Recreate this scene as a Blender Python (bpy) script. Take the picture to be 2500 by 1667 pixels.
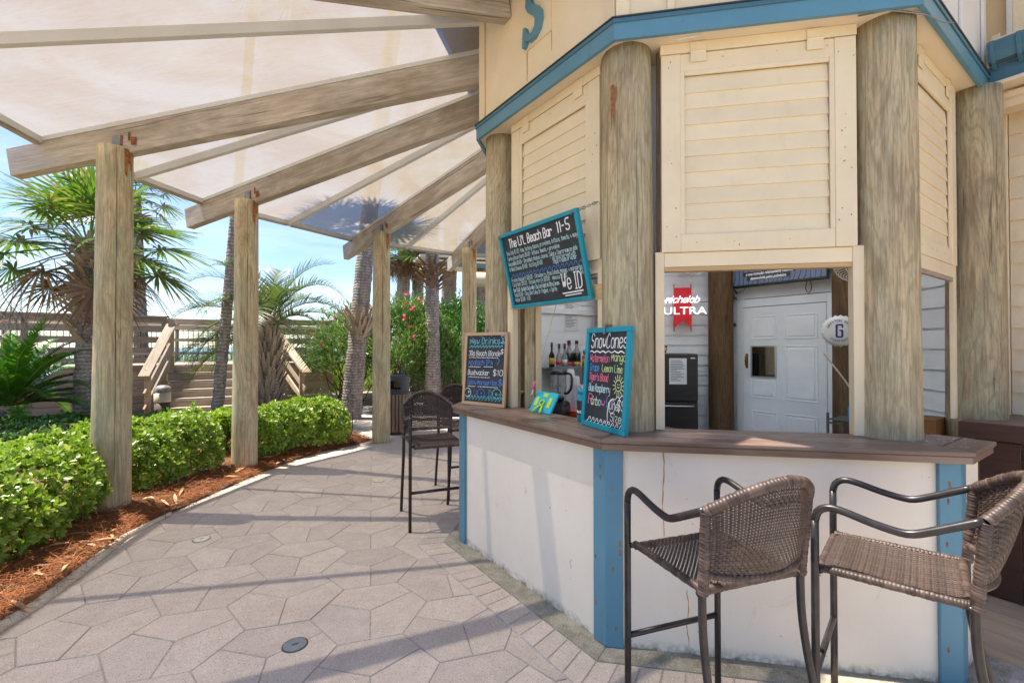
import bpy, math, random
import numpy as np
from mathutils import Vector, Matrix

for o in list(bpy.data.objects):
    bpy.data.objects.remove(o)
random.seed(7)
RNG = np.random.default_rng(11)
SC = bpy.context.scene
COL = SC.collection
R = math.radians

# ------------------------------------------------------------------ camera
cam_d = bpy.data.cameras.new('camera')
cam = bpy.data.objects.new('camera', cam_d)
COL.objects.link(cam)
cam.location = (0, 0, 1.6)
cam.rotation_euler = (R(90) + 0.012, 0, 0)
cam_d.sensor_width = 36.0
cam_d.lens = 36.0 * 1120 / 2500
cam_d.clip_start = 0.05
cam_d.clip_end = 5000
SC.camera = cam

# ------------------------------------------------------------------ sky, sun, exposure
SUN_EL, SUN_AZ = 70.0, 176.0          # sun stands to the left (-X), a little behind the far side
wd = bpy.data.worlds.new('World')
SC.world = wd
wd.use_nodes = True
wn, wl = wd.node_tree.nodes, wd.node_tree.links
wn.clear()
wo = wn.new('ShaderNodeOutputWorld')
bg = wn.new('ShaderNodeBackground')
sky = wn.new('ShaderNodeTexSky')
sky.sky_type = 'NISHITA'
sky.sun_disc = False
sky.sun_elevation = R(SUN_EL)
sky.sun_rotation = R(90 - SUN_AZ)
sky.air_density = 1.0
sky.dust_density = 0.25
sky.ozone_density = 2.5
tc = wn.new('ShaderNodeTexCoord')
mp = wn.new('ShaderNodeMapping')
mp.inputs['Scale'].default_value = (1.0, 1.0, 4.5)
cl = wn.new('ShaderNodeTexNoise')
cl.inputs['Scale'].default_value = 2.3
cl.inputs['Detail'].default_value = 9
cl.inputs['Roughness'].default_value = 0.62
cr = wn.new('ShaderNodeValToRGB')
cr.color_ramp.elements[0].position = 0.44
cr.color_ramp.elements[0].color = (0.0, 0.0, 0.0, 1)
cr.color_ramp.elements[1].position = 0.78
cr.color_ramp.elements[1].color = (0.45, 0.45, 0.45, 1)
mx = wn.new('ShaderNodeMix')
mx.data_type = 'RGBA'
mx.inputs['B'].default_value = (6.4, 6.7, 7.1, 1)
bg.inputs['Strength'].default_value = 0.108
wl.new(tc.outputs['Generated'], mp.inputs['Vector'])
wl.new(mp.outputs['Vector'], cl.inputs['Vector'])
wl.new(cl.outputs['Fac'], cr.inputs['Fac'])
wl.new(cr.outputs['Color'], mx.inputs['Factor'])
hs = wn.new('ShaderNodeHueSaturation')
hs.inputs['Saturation'].default_value = 1.12
hs.inputs['Hue'].default_value = 0.512
wl.new(sky.outputs['Color'], hs.inputs['Color'])
wl.new(hs.outputs['Color'], mx.inputs['A'])
wl.new(mx.outputs['Result'], bg.inputs['Color'])
wl.new(bg.outputs['Background'], wo.inputs['Surface'])

sun_d = bpy.data.lights.new('sun', 'SUN')
sun_d.energy = 5.0
sun_d.angle = R(0.55)
sun_d.color = (1.0, 0.925, 0.81)
sun = bpy.data.objects.new('sun', sun_d)
COL.objects.link(sun)
sdir = Vector((math.cos(R(SUN_AZ)) * math.cos(R(SUN_EL)), math.sin(R(SUN_AZ)) * math.cos(R(SUN_EL)), math.sin(R(SUN_EL))))
sun.rotation_euler = sdir.to_track_quat('Z', 'Y').to_euler()
sun.location = (-12, 4, 30)

SC.view_settings.view_transform = 'Standard'
SC.view_settings.look = 'None'
SC.view_settings.exposure = 1.2
SC.view_settings.gamma = 1.0
SC.view_settings.use_curve_mapping = False
SC.render.engine = 'CYCLES'
SC.cycles.use_denoising = True
SC.cycles.max_bounces = 14
SC.cycles.diffuse_bounces = 10
SC.cycles.transparent_max_bounces = 12
SC.cycles.caustics_reflective = False
SC.cycles.caustics_refractive = False

# ------------------------------------------------------------------ materials
MATS = {}

def new_mat(name):
    m = bpy.data.materials.new(name)
    m.use_nodes = True
    nt = m.node_tree
    b = nt.nodes['Principled BSDF']
    MATS[name] = m
    return m, nt, b

def coords(nt, scale=(1, 1, 1), rnd=True):
    tc = nt.nodes.new('ShaderNodeTexCoord')
    mp = nt.nodes.new('ShaderNodeMapping')
    mp.inputs['Scale'].default_value = scale
    if rnd:
        oi = nt.nodes.new('ShaderNodeObjectInfo')
        ml = nt.nodes.new('ShaderNodeMath'); ml.operation = 'MULTIPLY'
        ml.inputs[1].default_value = 37.0
        nt.links.new(oi.outputs['Random'], ml.inputs[0])
        ad = nt.nodes.new('ShaderNodeVectorMath'); ad.operation = 'ADD'
        nt.links.new(tc.outputs['Object'], ad.inputs[0])
        nt.links.new(ml.outputs[0], ad.inputs[1])
        nt.links.new(ad.outputs[0], mp.inputs['Vector'])
    else:
        nt.links.new(tc.outputs['Object'], mp.inputs['Vector'])
    return mp.outputs['Vector']

def noise(nt, vec, scale, detail=4, rough=0.55, dist=0.0):
    n = nt.nodes.new('ShaderNodeTexNoise')
    n.inputs['Scale'].default_value = scale
    n.inputs['Detail'].default_value = detail
    n.inputs['Roughness'].default_value = rough
    n.inputs['Distortion'].default_value = dist
    nt.links.new(vec, n.inputs['Vector'])
    return n.outputs['Fac']

def ramp(nt, fac, stops):
    r = nt.nodes.new('ShaderNodeValToRGB')
    e = r.color_ramp.elements
    while len(e) < len(stops):
        e.new(0.5)
    for i, (p, c) in enumerate(stops):
        e[i].position = p
        e[i].color = (c[0], c[1], c[2], 1) if not isinstance(c, (int, float)) else (c, c, c, 1)
    nt.links.new(fac, r.inputs['Fac'])
    return r.outputs['Color']

def mixc(nt, fac, a, b, mode='MIX'):
    m = nt.nodes.new('ShaderNodeMix'); m.data_type = 'RGBA'; m.blend_type = mode
    for sock, val in (('Factor', fac), ('A', a), ('B', b)):
        s = m.inputs[sock]
        if isinstance(val, (int, float)):
            s.default_value = val
        elif isinstance(val, tuple):
            s.default_value = (val[0], val[1], val[2], 1)
        else:
            nt.links.new(val, s)
    return m.outputs['Result']

def bump(nt, b, fac, strength, dist=0.01):
    n = nt.nodes.new('ShaderNodeBump')
    n.inputs['Strength'].default_value = strength
    n.inputs['Distance'].default_value = dist
    nt.links.new(fac, n.inputs['Height'])
    nt.links.new(n.outputs['Normal'], b.inputs['Normal'])

def rand_tint(nt, col, amount):
    oi = nt.nodes.new('ShaderNodeObjectInfo')
    v = nt.nodes.new('ShaderNodeMapRange')
    v.inputs['To Min'].default_value = 1 - amount
    v.inputs['To Max'].default_value = 1 + amount
    nt.links.new(oi.outputs['Random'], v.inputs['Value'])
    h = nt.nodes.new('ShaderNodeHueSaturation')
    nt.links.new(v.outputs[0], h.inputs['Value'])
    if isinstance(col, tuple):
        h.inputs['Color'].default_value = (*col, 1)
    else:
        nt.links.new(col, h.inputs['Color'])
    return h.outputs['Color']

def plain(name, c, rough=0.5, metal=0.0, var=0.06, scale=6, bmp=0.0, spec=0.5, emit=0.0):
    m, nt, b = new_mat(name)
    b.inputs['Roughness'].default_value = rough
    b.inputs['Metallic'].default_value = metal
    b.inputs['Specular IOR Level'].default_value = spec
    v = coords(nt)
    f = noise(nt, v, scale, 5)
    lo = tuple(max(0, x * (1 - var)) for x in c)
    hi = tuple(min(1, x * (1 + var)) for x in c)
    col = ramp(nt, f, [(0.3, lo), (0.7, hi)])
    nt.links.new(col, b.inputs['Base Color'])
    if bmp:
        bump(nt, b, noise(nt, v, scale * 12, 3), bmp, 0.004)
    if emit:
        nt.links.new(col, b.inputs['Emission Color'])
        b.inputs['Emission Strength'].default_value = emit
    return m

def wood(name, dark, light, axis='X', rough=0.75, grain=1.0, stain=None, stain_amt=0.5, knots=True, bmp=0.35, tint=0.10, spec=0.3, crack=0.0):
    """weathered or painted timber, grain running along the object's own axis"""
    m, nt, b = new_mat(name)
    b.inputs['Roughness'].default_value = rough
    b.inputs['Specular IOR Level'].default_value = spec
    s = {'X': (0.06, 1, 1), 'Y': (1, 0.06, 1), 'Z': (1, 1, 0.06)}[axis]
    v = coords(nt, s)
    v2 = coords(nt, {'X': (0.25, 1, 1), 'Y': (1, 0.25, 1), 'Z': (1, 1, 0.25)}[axis])
    g1 = noise(nt, v, 55 * grain, 6, 0.6, 0.4)
    g2 = noise(nt, v2, 7 * grain, 4, 0.6, 1.2)
    mid = tuple((a + c) / 2 for a, c in zip(dark, light))
    c1 = ramp(nt, g1, [(0.28, dark), (0.5, mid), (0.72, light)])
    c2 = ramp(nt, g2, [(0.3, dark), (0.65, light)])
    col = mixc(nt, 0.5, c1, c2)
    if stain:
        vs = coords(nt, {'X': (0.35, 1, 1), 'Y': (1, 0.35, 1), 'Z': (1, 1, 0.35)}[axis])
        sf = ramp(nt, noise(nt, vs, 3.2, 6, 0.65, 0.8), [(0.42, 0.0), (0.66, stain_amt)])
        col = mixc(nt, sf, col, stain)
    if crack:
        vc = coords(nt, {'X': (0.022, 1, 1), 'Y': (1, 0.022, 1), 'Z': (1, 1, 0.022)}[axis])
        cf = ramp(nt, noise(nt, vc, 26, 3, 0.55, 0.3), [(0.30, crack), (0.345, 0.0)])
        col = mixc(nt, cf, col, tuple(x * 0.3 for x in dark))
        ff = noise(nt, vc, 120, 4, 0.7)
        col = mixc(nt, ramp(nt, ff, [(0.40, 0.5), (0.5, 0.0)]), col, tuple(x * 0.75 for x in dark))
    if knots:
        vo = nt.nodes.new('ShaderNodeTexVoronoi')
        vo.inputs['Scale'].default_value = 2.2
        nt.links.new(v2, vo.inputs['Vector'])
        kf = ramp(nt, vo.outputs['Distance'], [(0.02, 0.75), (0.07, 0.0)])
        col = mixc(nt, kf, col, tuple(x * 0.35 for x in dark))
    col = rand_tint(nt, col, tint)
    nt.links.new(col, b.inputs['Base Color'])
    bump(nt, b, g1, bmp, 0.004)
    return m

def pile_wood(name, tan, green, dark, green_amt=0.7):
    """pressure treated round pile: tan and green streaks, swirls round knots, thin drying cracks"""
    m, nt, b = new_mat(name)
    b.inputs['Roughness'].default_value = 0.8
    b.inputs['Specular IOR Level'].default_value = 0.25
    v = coords(nt, (1, 1, 0.14))
    vb = coords(nt, (1, 1, 0.30))
    warp = noise(nt, vb, 6.0, 3, 0.5, 1.8)
    w = nt.nodes.new('ShaderNodeTexWave')
    w.wave_type = 'BANDS'; w.bands_direction = 'X'
    w.inputs['Scale'].default_value = 9.0
    w.inputs['Distortion'].default_value = 30.0
    w.inputs['Detail'].default_value = 3.0
    w.inputs['Detail Scale'].default_value = 1.6
    w.inputs['Detail Roughness'].default_value = 0.65
    nt.links.new(v, w.inputs['Vector'])
    big = noise(nt, vb, 4.2, 5, 0.6, 0.8)
    col = ramp(nt, warp, [(0.30, tuple(x * 0.72 for x in tan)), (0.5, tan), (0.72, tuple(min(1, x * 1.22) for x in tan))])
    gf = ramp(nt, big, [(0.40, 0.0), (0.62, green_amt)])
    col = mixc(nt, gf, col, green)
    # growth rings cut through by the round surface: contour lines of a stretched field
    fld = noise(nt, coords(nt, (1, 1, 0.13)), 4.6, 3, 0.4, 0.7)
    mu = nt.nodes.new('ShaderNodeMath'); mu.operation = 'MULTIPLY'; mu.inputs[1].default_value = 120.0
    si = nt.nodes.new('ShaderNodeMath'); si.operation = 'SINE'
    nt.links.new(fld, mu.inputs[0]); nt.links.new(mu.outputs[0], si.inputs[0])
    col = mixc(nt, ramp(nt, si.outputs[0], [(0.35, 0.0), (0.95, 0.34)]), col, dark)
    col = mixc(nt, ramp(nt, w.outputs['Fac'], [(0.55, 0.0), (0.95, 0.25)]), col, dark)
    cr_ = noise(nt, coords(nt, (1, 1, 0.035)), 24, 3, 0.5, 0.3)
    cf = ramp(nt, cr_, [(0.28, 0.7), (0.31, 0.0)])
    fine = noise(nt, coords(nt, (1, 1, 0.045)), 75, 5, 0.7, 0.2)
    col = mixc(nt, ramp(nt, fine, [(0.40, 0.45), (0.52, 0.0)]), col, tuple(x * 0.85 for x in dark))
    col = mixc(nt, ramp(nt, fine, [(0.55, 0.0), (0.68, 0.35)]), col, tuple(min(1, x * 1.35) for x in tan))
    vk = nt.nodes.new('ShaderNodeTexVoronoi'); vk.inputs['Scale'].default_value = 3.4
    nt.links.new(vb, vk.inputs['Vector'])
    col = mixc(nt, ramp(nt, vk.outputs['Distance'], [(0.03, 0.8), (0.06, 0.35), (0.085, 0.0)]), col, tuple(x * 0.5 for x in dark))
    col = mixc(nt, cf, col, tuple(x * 0.3 for x in dark))
    grim = ramp(nt, noise(nt, coords(nt, (1, 1, 0.5)), 2.3, 6, 0.7), [(0.55, 0.0), (0.78, 0.5)])
    col = mixc(nt, grim, col, tuple(x * 0.8 for x in dark))
    nt.links.new(rand_tint(nt, col, 0.08), b.inputs['Base Color'])
    bump(nt, b, cr_, 0.5, 0.006)
    return m

def paint(name, c, rough=0.5, grime=(0.35, 0.26, 0.15), amt=0.16, bmp=0.12):
    m, nt, b = new_mat(name)
    b.inputs['Roughness'].default_value = rough
    b.inputs['Specular IOR Level'].default_value = 0.35
    v = coords(nt)
    v2 = coords(nt, (1, 1, 0.25))
    f = noise(nt, v, 3.0, 6, 0.65)
    base = ramp(nt, f, [(0.3, tuple(x * 0.93 for x in c)), (0.7, tuple(min(1, x * 1.05) for x in c))])
    st = ramp(nt, noise(nt, v2, 5.0, 7, 0.7, 0.5), [(0.56, 0.0), (0.80, amt)])
    col = mixc(nt, st, base, grime)
    sp = ramp(nt, noise(nt, v, 70, 2, 0.5), [(0.755, 0.0), (0.79, 0.6)])
    col = mixc(nt, sp, col, tuple(x * 0.4 for x in grime))
    nt.links.new(rand_tint(nt, col, 0.03), b.inputs['Base Color'])
    bump(nt, b, noise(nt, v, 90, 3, 0.6), bmp, 0.003)
    return m

def leaf(name, a, b_, c=None, rough=0.42, trans=0.30, spec=0.5):
    m, nt, b = new_mat(name)
    ge = nt.nodes.new('ShaderNodeNewGeometry')
    col = ramp(nt, ge.outputs['Random Per Island'], [(0.0, a), (0.75, b_), (1.0, c or b_)])
    v = coords(nt)
    col = mixc(nt, ramp(nt, noise(nt, v, 3.0, 3), [(0.35, 0.0), (0.65, 0.35)]), col, tuple(x * 0.6 for x in a))
    nt.links.new(col, b.inputs['Base Color'])
    b.inputs['Roughness'].default_value = rough
    b.inputs['Specular IOR Level'].default_value = spec
    tr = nt.nodes.new('ShaderNodeBsdfTranslucent')
    br = nt.nodes.new('ShaderNodeMix'); br.data_type = 'RGBA'; br.blend_type = 'MULTIPLY'
    br.inputs['Factor'].default_value = 1.0
    br.inputs['B'].default_value = (1.5, 1.6, 0.7, 1)
    nt.links.new(col, br.inputs['A'])
    nt.links.new(br.outputs['Result'], tr.inputs['Color'])
    ms = nt.nodes.new('ShaderNodeMixShader')
    ms.inputs[0].default_value = trans
    nt.links.new(b.outputs[0], ms.inputs[1])
    nt.links.new(tr.outputs[0], ms.inputs[2])
    nt.links.new(ms.outputs[0], nt.nodes['Material Output'].inputs['Surface'])
    return m

# painted surfaces
CREAM = paint('cream_paint', (0.78, 0.655, 0.445), 0.5)
CREAM2 = paint('cream_siding', (0.74, 0.605, 0.415), 0.55)
WHITEWALL = paint('white_siding', (0.83, 0.865, 0.90), 0.5, (0.30, 0.28, 0.25), 0.10)
SKYLITWALL = paint('skylit_upper_siding', (0.70, 0.69, 0.67), 0.5, (0.4, 0.36, 0.3), 0.10)  # cream wall made paler: open skylight on the right facets put into its colour
DOORWHITE = paint('door_white', (0.82, 0.87, 0.92), 0.35, (0.3, 0.3, 0.3), 0.05, 0.05)
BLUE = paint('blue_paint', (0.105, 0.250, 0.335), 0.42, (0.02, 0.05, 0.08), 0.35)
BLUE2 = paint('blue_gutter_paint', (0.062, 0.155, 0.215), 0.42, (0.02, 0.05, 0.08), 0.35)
DARKFLASH = plain('dark_flashing', (0.03, 0.045, 0.05), 0.5)
TEAL = paint('teal_paint', (0.008, 0.27, 0.36), 0.42, (0.5, 0.4, 0.35), 0.22)
# stucco counter wall
m, nt, b = new_mat('white_stucco')
v = coords(nt)
zc = nt.nodes.new('ShaderNodeTexCoord'); sx = nt.nodes.new('ShaderNodeSeparateXYZ')
nt.links.new(zc.outputs['Object'], sx.inputs[0])
base = ramp(nt, noise(nt, v, 2.2, 6, 0.65), [(0.3, (0.78, 0.695, 0.575)), (0.7, (0.85, 0.775, 0.66))])
rust = ramp(nt, noise(nt, coords(nt, (1, 1, 0.10)), 9, 5, 0.7), [(0.70, 0.0), (0.80, 0.55)])
col = mixc(nt, rust, base, (0.55, 0.36, 0.14))
spk = ramp(nt, noise(nt, v, 38, 2, 0.5), [(0.735, 0.0), (0.77, 0.7)])
col = mixc(nt, spk, col, (0.30, 0.22, 0.15))
low = nt.nodes.new('ShaderNodeMapRange')
low.inputs['From Min'].default_value = 0.0; low.inputs['From Max'].default_value = 0.06
low.inputs['To Min'].default_value = 1.0; low.inputs['To Max'].default_value = 0.0
nt.links.new(sx.outputs['Z'], low.inputs['Value'])
mossn = mixc(nt, 1.0, low.outputs[0], ramp(nt, noise(nt, v, 16, 5, 0.7), [(0.40, 0.0), (0.62, 1.0)]), 'MULTIPLY')
col = mixc(nt, mossn, col, (0.13, 0.13, 0.075))
scf = ramp(nt, noise(nt, coords(nt, (1, 1, 0.6)), 6.5, 7, 0.75, 1.5), [(0.60, 0.0), (0.74, 0.35)])
col = mixc(nt, scf, col, (0.42, 0.37, 0.31))
nt.links.new(col, b.inputs['Base Color'])
b.inputs['Roughness'].default_value = 0.75
bump(nt, b, noise(nt, v, 60, 4, 0.65), 0.22, 0.004)
STUCCO = m

# timber
PILE = pile_wood('round_pile_wood', (0.56, 0.45, 0.285), (0.45, 0.50, 0.34), (0.27, 0.20, 0.115), 0.5)
PILE2 = pile_wood('kiosk_pile_wood', (0.46, 0.36, 0.225), (0.42, 0.44, 0.295), (0.20, 0.15, 0.085), 0.5)
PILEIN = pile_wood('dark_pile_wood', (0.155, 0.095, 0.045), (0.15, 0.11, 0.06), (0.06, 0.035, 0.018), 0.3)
BEAM = wood('grey_weathered_beam', (0.36, 0.305, 0.245), (0.66, 0.60, 0.525), 'X', 0.85, 1.0, (0.20, 0.15, 0.085), 0.6, crack=0.8)
DECK = wood('grey_brown_deck_wood', (0.26, 0.205, 0.155), (0.48, 0.40, 0.32), 'X', 0.85, 1.0, (0.18, 0.145, 0.12), 0.4, tint=0.16, crack=0.5)
DECKNEW = wood('tan_deck_wood', (0.42, 0.31, 0.205), (0.62, 0.48, 0.34), 'X', 0.8, 1.0, (0.25, 0.18, 0.12), 0.4, tint=0.12)
COUNTER = wood('dark_brown_stained_wood', (0.120, 0.068, 0.045), (0.235, 0.140, 0.095), 'X', 0.36, 1.0, (0.30, 0.255, 0.215), 0.45, knots=False, bmp=0.25, tint=0.12, spec=0.5)
DARKBROWN = wood('chocolate_painted_wood', (0.050, 0.023, 0.015), (0.095, 0.046, 0.030), 'X', 0.5, 1.0, knots=False, tint=0.1)
PINE = wood('raw_pine', (0.44, 0.27, 0.12), (0.66, 0.46, 0.24), 'X', 0.65, 1.0, bmp=0.2)
FRAMEPINE = wood('light_brown_frame_wood', (0.42, 0.25, 0.14), (0.60, 0.40, 0.25), 'X', 0.5, 1.2, knots=False, bmp=0.15)
FLOORPLANK = wood('tan_floor_plank', (0.33, 0.24, 0.16), (0.50, 0.385, 0.27), 'X', 0.7, 0.8, (0.20, 0.16, 0.11), 0.4, bmp=0.1)
BINWOOD = wood('bin_slat_wood', (0.20, 0.125, 0.085), (0.38, 0.27, 0.20), 'Z', 0.8, 1.0, knots=False, tint=0.16)

# metals, plastics
ALU = plain('white_aluminium', (0.62, 0.62, 0.59), 0.45, 0.0, 0.06, 4)
STEEL = plain('galvanised_steel', (0.25, 0.28, 0.30), 0.45, 0.7, 0.2, 20)
RUST = plain('rust', (0.23, 0.085, 0.025), 0.9, 0.0, 0.5, 30, 0.5)
TUBE = plain('dark_bronze_tube', (0.030, 0.026, 0.026), 0.33, 0.35, 0.35, 25, 0.05)
STAINLESS = plain('stainless', (0.45, 0.46, 0.47), 0.3, 0.9, 0.1)
BLACKP = plain('black_plastic', (0.012, 0.012, 0.014), 0.32, 0.0, 0.2)
CHARCOAL = plain('charcoal_plastic', (0.05, 0.05, 0.055), 0.5, 0.0, 0.15)
WHITEP = plain('white_plastic', (0.75, 0.76, 0.77), 0.35, 0.0, 0.03)
PAPER = plain('paper', (0.72, 0.74, 0.77), 0.7, 0.0, 0.03)
INK = plain('grey_ink', (0.20, 0.22, 0.26), 0.7, 0.0, 0.1)
ORANGE = plain('orange_red_plastic', (0.70, 0.075, 0.015), 0.4)
BRIGHTBLUE = plain('bright_blue_plastic', (0.01, 0.27, 0.60), 0.4)
TURQ = plain('turquoise_rubber', (0.02, 0.42, 0.52), 0.45)
LIME = plain('lime_rubber', (0.52, 0.66, 0.03), 0.45)
REDP = plain('red_sign', (0.50, 0.012, 0.02), 0.4, emit=0.15)
PINKP = plain('pink_plastic', (0.8, 0.06, 0.30), 0.5)
NAVY = plain('navy_print', (0.006, 0.012, 0.15), 0.5)
ROPE = plain('rope', (0.52, 0.45, 0.35), 0.9, 0.0, 0.2, 60)
SLATE = plain('chalkboard_slate', (0.022, 0.025, 0.031), 0.6, 0.0, 0.45, 7)
CHALKW = plain('white_chalk', (0.85, 0.86, 0.87), 0.9, 0.0, 0.05, 40)
CHALKB = plain('blue_chalk', (0.10, 0.28, 0.78), 0.9, 0.0, 0.1, 40)
CHALKT = plain('turquoise_chalk', (0.16, 0.62, 0.74), 0.9, 0.0, 0.1, 40)
CHALKC = plain('pale_cyan_chalk', (0.56, 0.80, 0.86), 0.9, 0.0, 0.1, 40)
CHALKP = plain('pink_chalk', (0.85, 0.20, 0.32), 0.9, 0.0, 0.1, 40)
CHALKG = plain('lime_chalk', (0.66, 0.80, 0.38), 0.9, 0.0, 0.1, 40)
LITWHITE = plain('lit_white_letters', (0.95, 0.96, 1.0), 0.4, 0.0, 0.0, 6, emit=0.55)
CAPTION = plain('caption_white', (0.75, 0.75, 0.78), 0.5, emit=0.25)
MIRROR = plain('door_pane_glass', (0.35, 0.37, 0.40), 0.04, 1.0, 0.1)
LAMPGLASS = plain('frosted_lamp_glass', (0.72, 0.66, 0.50), 0.35)
BRONZEPOST = plain('bollard_bronze', (0.115, 0.085, 0.070), 0.5, 0.2, 0.35, 6)
LAMPCAP = plain('bollard_cap', (0.33, 0.29, 0.27), 0.45, 0.3, 0.5, 14)
BOTTLE = plain('dark_bottle_glass', (0.025, 0.018, 0.014), 0.12, 0.0, 0.2)
BOTTLECLEAR = plain('pale_bottle_glass', (0.28, 0.29, 0.30), 0.12, 0.0, 0.2)
GOLD = plain('gold_label', (0.55, 0.33, 0.05), 0.5)
REDLAB = plain('red_label', (0.55, 0.02, 0.05), 0.5)
YELLAB = plain('yellow_label', (0.70, 0.48, 0.03), 0.5)
GREYWALL = plain('interior_panel', (0.84, 0.88, 0.92), 0.5, 0.0, 0.04, 2)
CEIL = plain('soffit_cream', (0.72, 0.615, 0.45), 0.6, 0.0, 0.06, 2)
BROWNTANK = plain('cream_gutter', (0.70, 0.555, 0.375), 0.5, 0.0, 0.05, 3)

# clear plastics
m, nt, b = new_mat('clear_plastic')
b.inputs['Base Color'].default_value = (0.85, 0.83, 0.84, 1)
b.inputs['Roughness'].default_value = 0.15
b.inputs['Alpha'].default_value = 0.20
CLEAR = m
m, nt, b = new_mat('cup_plastic')
b.inputs['Base Color'].default_value = (0.84, 0.86, 0.88, 1)
b.inputs['Roughness'].default_value = 0.3
b.inputs['Alpha'].default_value = 0.85
CUP = m

# screen with flowing grey lines
m, nt, b = new_mat('screen_picture')
v = coords(nt, (0.6, 1, 3))
w = nt.nodes.new('ShaderNodeTexWave'); w.inputs['Scale'].default_value = 9; w.inputs['Distortion'].default_value = 7
w.inputs['Detail'].default_value = 3; w.inputs['Detail Scale'].default_value = 0.8
nt.links.new(v, w.inputs['Vector'])
col = ramp(nt, w.outputs['Fac'], [(0.05, (0.02, 0.028, 0.045)), (0.12, (0.06, 0.08, 0.12))])
nt.links.new(col, b.inputs['Base Color']); nt.links.new(col, b.inputs['Emission Color'])
b.inputs['Emission Strength'].default_value = 0.35
b.inputs['Roughness'].default_value = 0.25
SCREEN = m

# woven resin
m, nt, b = new_mat('woven_brown_resin')
ge = nt.nodes.new('ShaderNodeNewGeometry')
col = ramp(nt, ge.outputs['Random Per Island'], [(0.0, (0.030, 0.019, 0.015)), (0.5, (0.060, 0.038, 0.029)), (1.0, (0.115, 0.076, 0.060))])
col = mixc(nt, ramp(nt, noise(nt, coords(nt), 22, 4, 0.6), [(0.35, 0.0), (0.7, 0.5)]), col, (0.055, 0.032, 0.026))
nt.links.new(col, b.inputs['Base Color'])
b.inputs['Roughness'].default_value = 0.48
WICKER = m

# canopy sheet: thin dusty translucent sheet, a share of the sunlight passes straight through
m, nt, b = new_mat('canopy_sheet')
v = coords(nt, (1, 1, 1), False)
dust = ramp(nt, noise(nt, v, 1.1, 5, 0.6, 0.6), [(0.42, 0.0), (0.60, 1.0)])
st = noise(nt, coords(nt, (2.0, 14, 2.0), False), 3.0, 6, 0.75, 1.2)
dust = mixc(nt, 0.35, dust, ramp(nt, st, [(0.45, 0.0), (0.62, 1.0)]))
col = mixc(nt, dust, (0.285, 0.263, 0.228), (0.260, 0.208, 0.146))
weave = noise(nt, v, 160, 2)
df = nt.nodes.new('ShaderNodeBsdfDiffuse'); tl = nt.nodes.new('ShaderNodeBsdfTranslucent'); tp = nt.nodes.new('ShaderNodeBsdfTransparent')
nt.links.new(col, df.inputs['Color']); nt.links.new(col, tl.inputs['Color'])
tp.inputs['Color'].default_value = (1, 0.985, 0.96, 1)
m1 = nt.nodes.new('ShaderNodeMixShader'); m1.inputs[0].default_value = 0.72
m2 = nt.nodes.new('ShaderNodeMixShader'); m2.inputs[0].default_value = 0.14
nt.links.new(df.outputs[0], m1.inputs[1]); nt.links.new(tl.outputs[0], m1.inputs[2])
nt.links.new(m1.outputs[0], m2.inputs[1]); nt.links.new(tp.outputs[0], m2.inputs[2])
nt.links.new(m2.outputs[0], nt.nodes['Material Output'].inputs['Surface'])
SHEET = m
m, nt, b = new_mat('added_lantern_sheet')  # translucent sheet of an unseen lantern, added to light the bar inside
tl = nt.nodes.new('ShaderNodeBsdfTranslucent'); tp = nt.nodes.new('ShaderNodeBsdfTransparent'); ms = nt.nodes.new('ShaderNodeMixShader')
tl.inputs['Color'].default_value = (.9, .9, .9, 1); ms.inputs[0].default_value = 0.0
nt.links.new(tl.outputs[0], ms.inputs[1]); nt.links.new(tp.outputs[0], ms.inputs[2])
nt.links.new(ms.outputs[0], nt.nodes['Material Output'].inputs['Surface'])
ADDED_LANTERN = m

# ground materials
def stone(name, a, b_, scale=9, speck=(0.12, 0.09, 0.07), tint=0.10, bmp=0.3):
    m, nt, b = new_mat(name)
    b.inputs['Roughness'].default_value = 0.85
    b.inputs['Specular IOR Level'].default_value = 0.25
    v = coords(nt)
    col = ramp(nt, noise(nt, v, scale, 6, 0.7), [(0.3, a), (0.7, b_)])
    col = mixc(nt, ramp(nt, noise(nt, v, 150, 2, 0.6), [(0.60, 0.0), (0.66, 0.7)]), col, speck)
    col = mixc(nt, ramp(nt, noise(nt, coords(nt, (1, 1, 1.1)), 130, 2, 0.6), [(0.62, 0.0), (0.67, 0.65)]), col, tuple(min(1, x * 1.55) for x in b_))
    vw = coords(nt, (1, 1, 1), False)
    tcg = nt.nodes.new('ShaderNodeNewGeometry')
    soil = noise(nt, tcg.outputs['Position'], 1.3, 6, 0.65)
    col = mixc(nt, ramp(nt, soil, [(0.52, 0.0), (0.75, 0.32)]), col, tuple(x * 0.62 for x in a))
    nt.links.new(rand_tint(nt, col, tint), b.inputs['Base Color'])
    bump(nt, b, noise(nt, v, 110, 4, 0.7), bmp, 0.004)
    return m
PAVER = stone('tan_concrete_paver', (0.475, 0.400, 0.332), (0.585, 0.500, 0.422), tint=0.06)
JOINT = stone('grey_joint_sand', (0.30, 0.265, 0.225), (0.52, 0.48, 0.43), 14, tint=0.0)
CONC = stone('mossy_concrete', (0.20, 0.185, 0.135), (0.44, 0.40, 0.32), 11, (0.07, 0.075, 0.04), tint=0.05)
SAND = stone('sandy_soil', (0.33, 0.27, 0.20), (0.48, 0.41, 0.32), 3, tint=0.0)
SOIL = stone('mulch_soil', (0.11, 0.055, 0.028), (0.20, 0.10, 0.052), 12, tint=0.0)
KERB = stone('cream_edging', (0.55, 0.48, 0.36), (0.74, 0.66, 0.52), 9, tint=0.05)
STRAW = leaf('pine_straw_needle', (0.20, 0.062, 0.022), (0.36, 0.135, 0.050), (0.46, 0.24, 0.11), 0.7, 0.08, 0.2)
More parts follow.
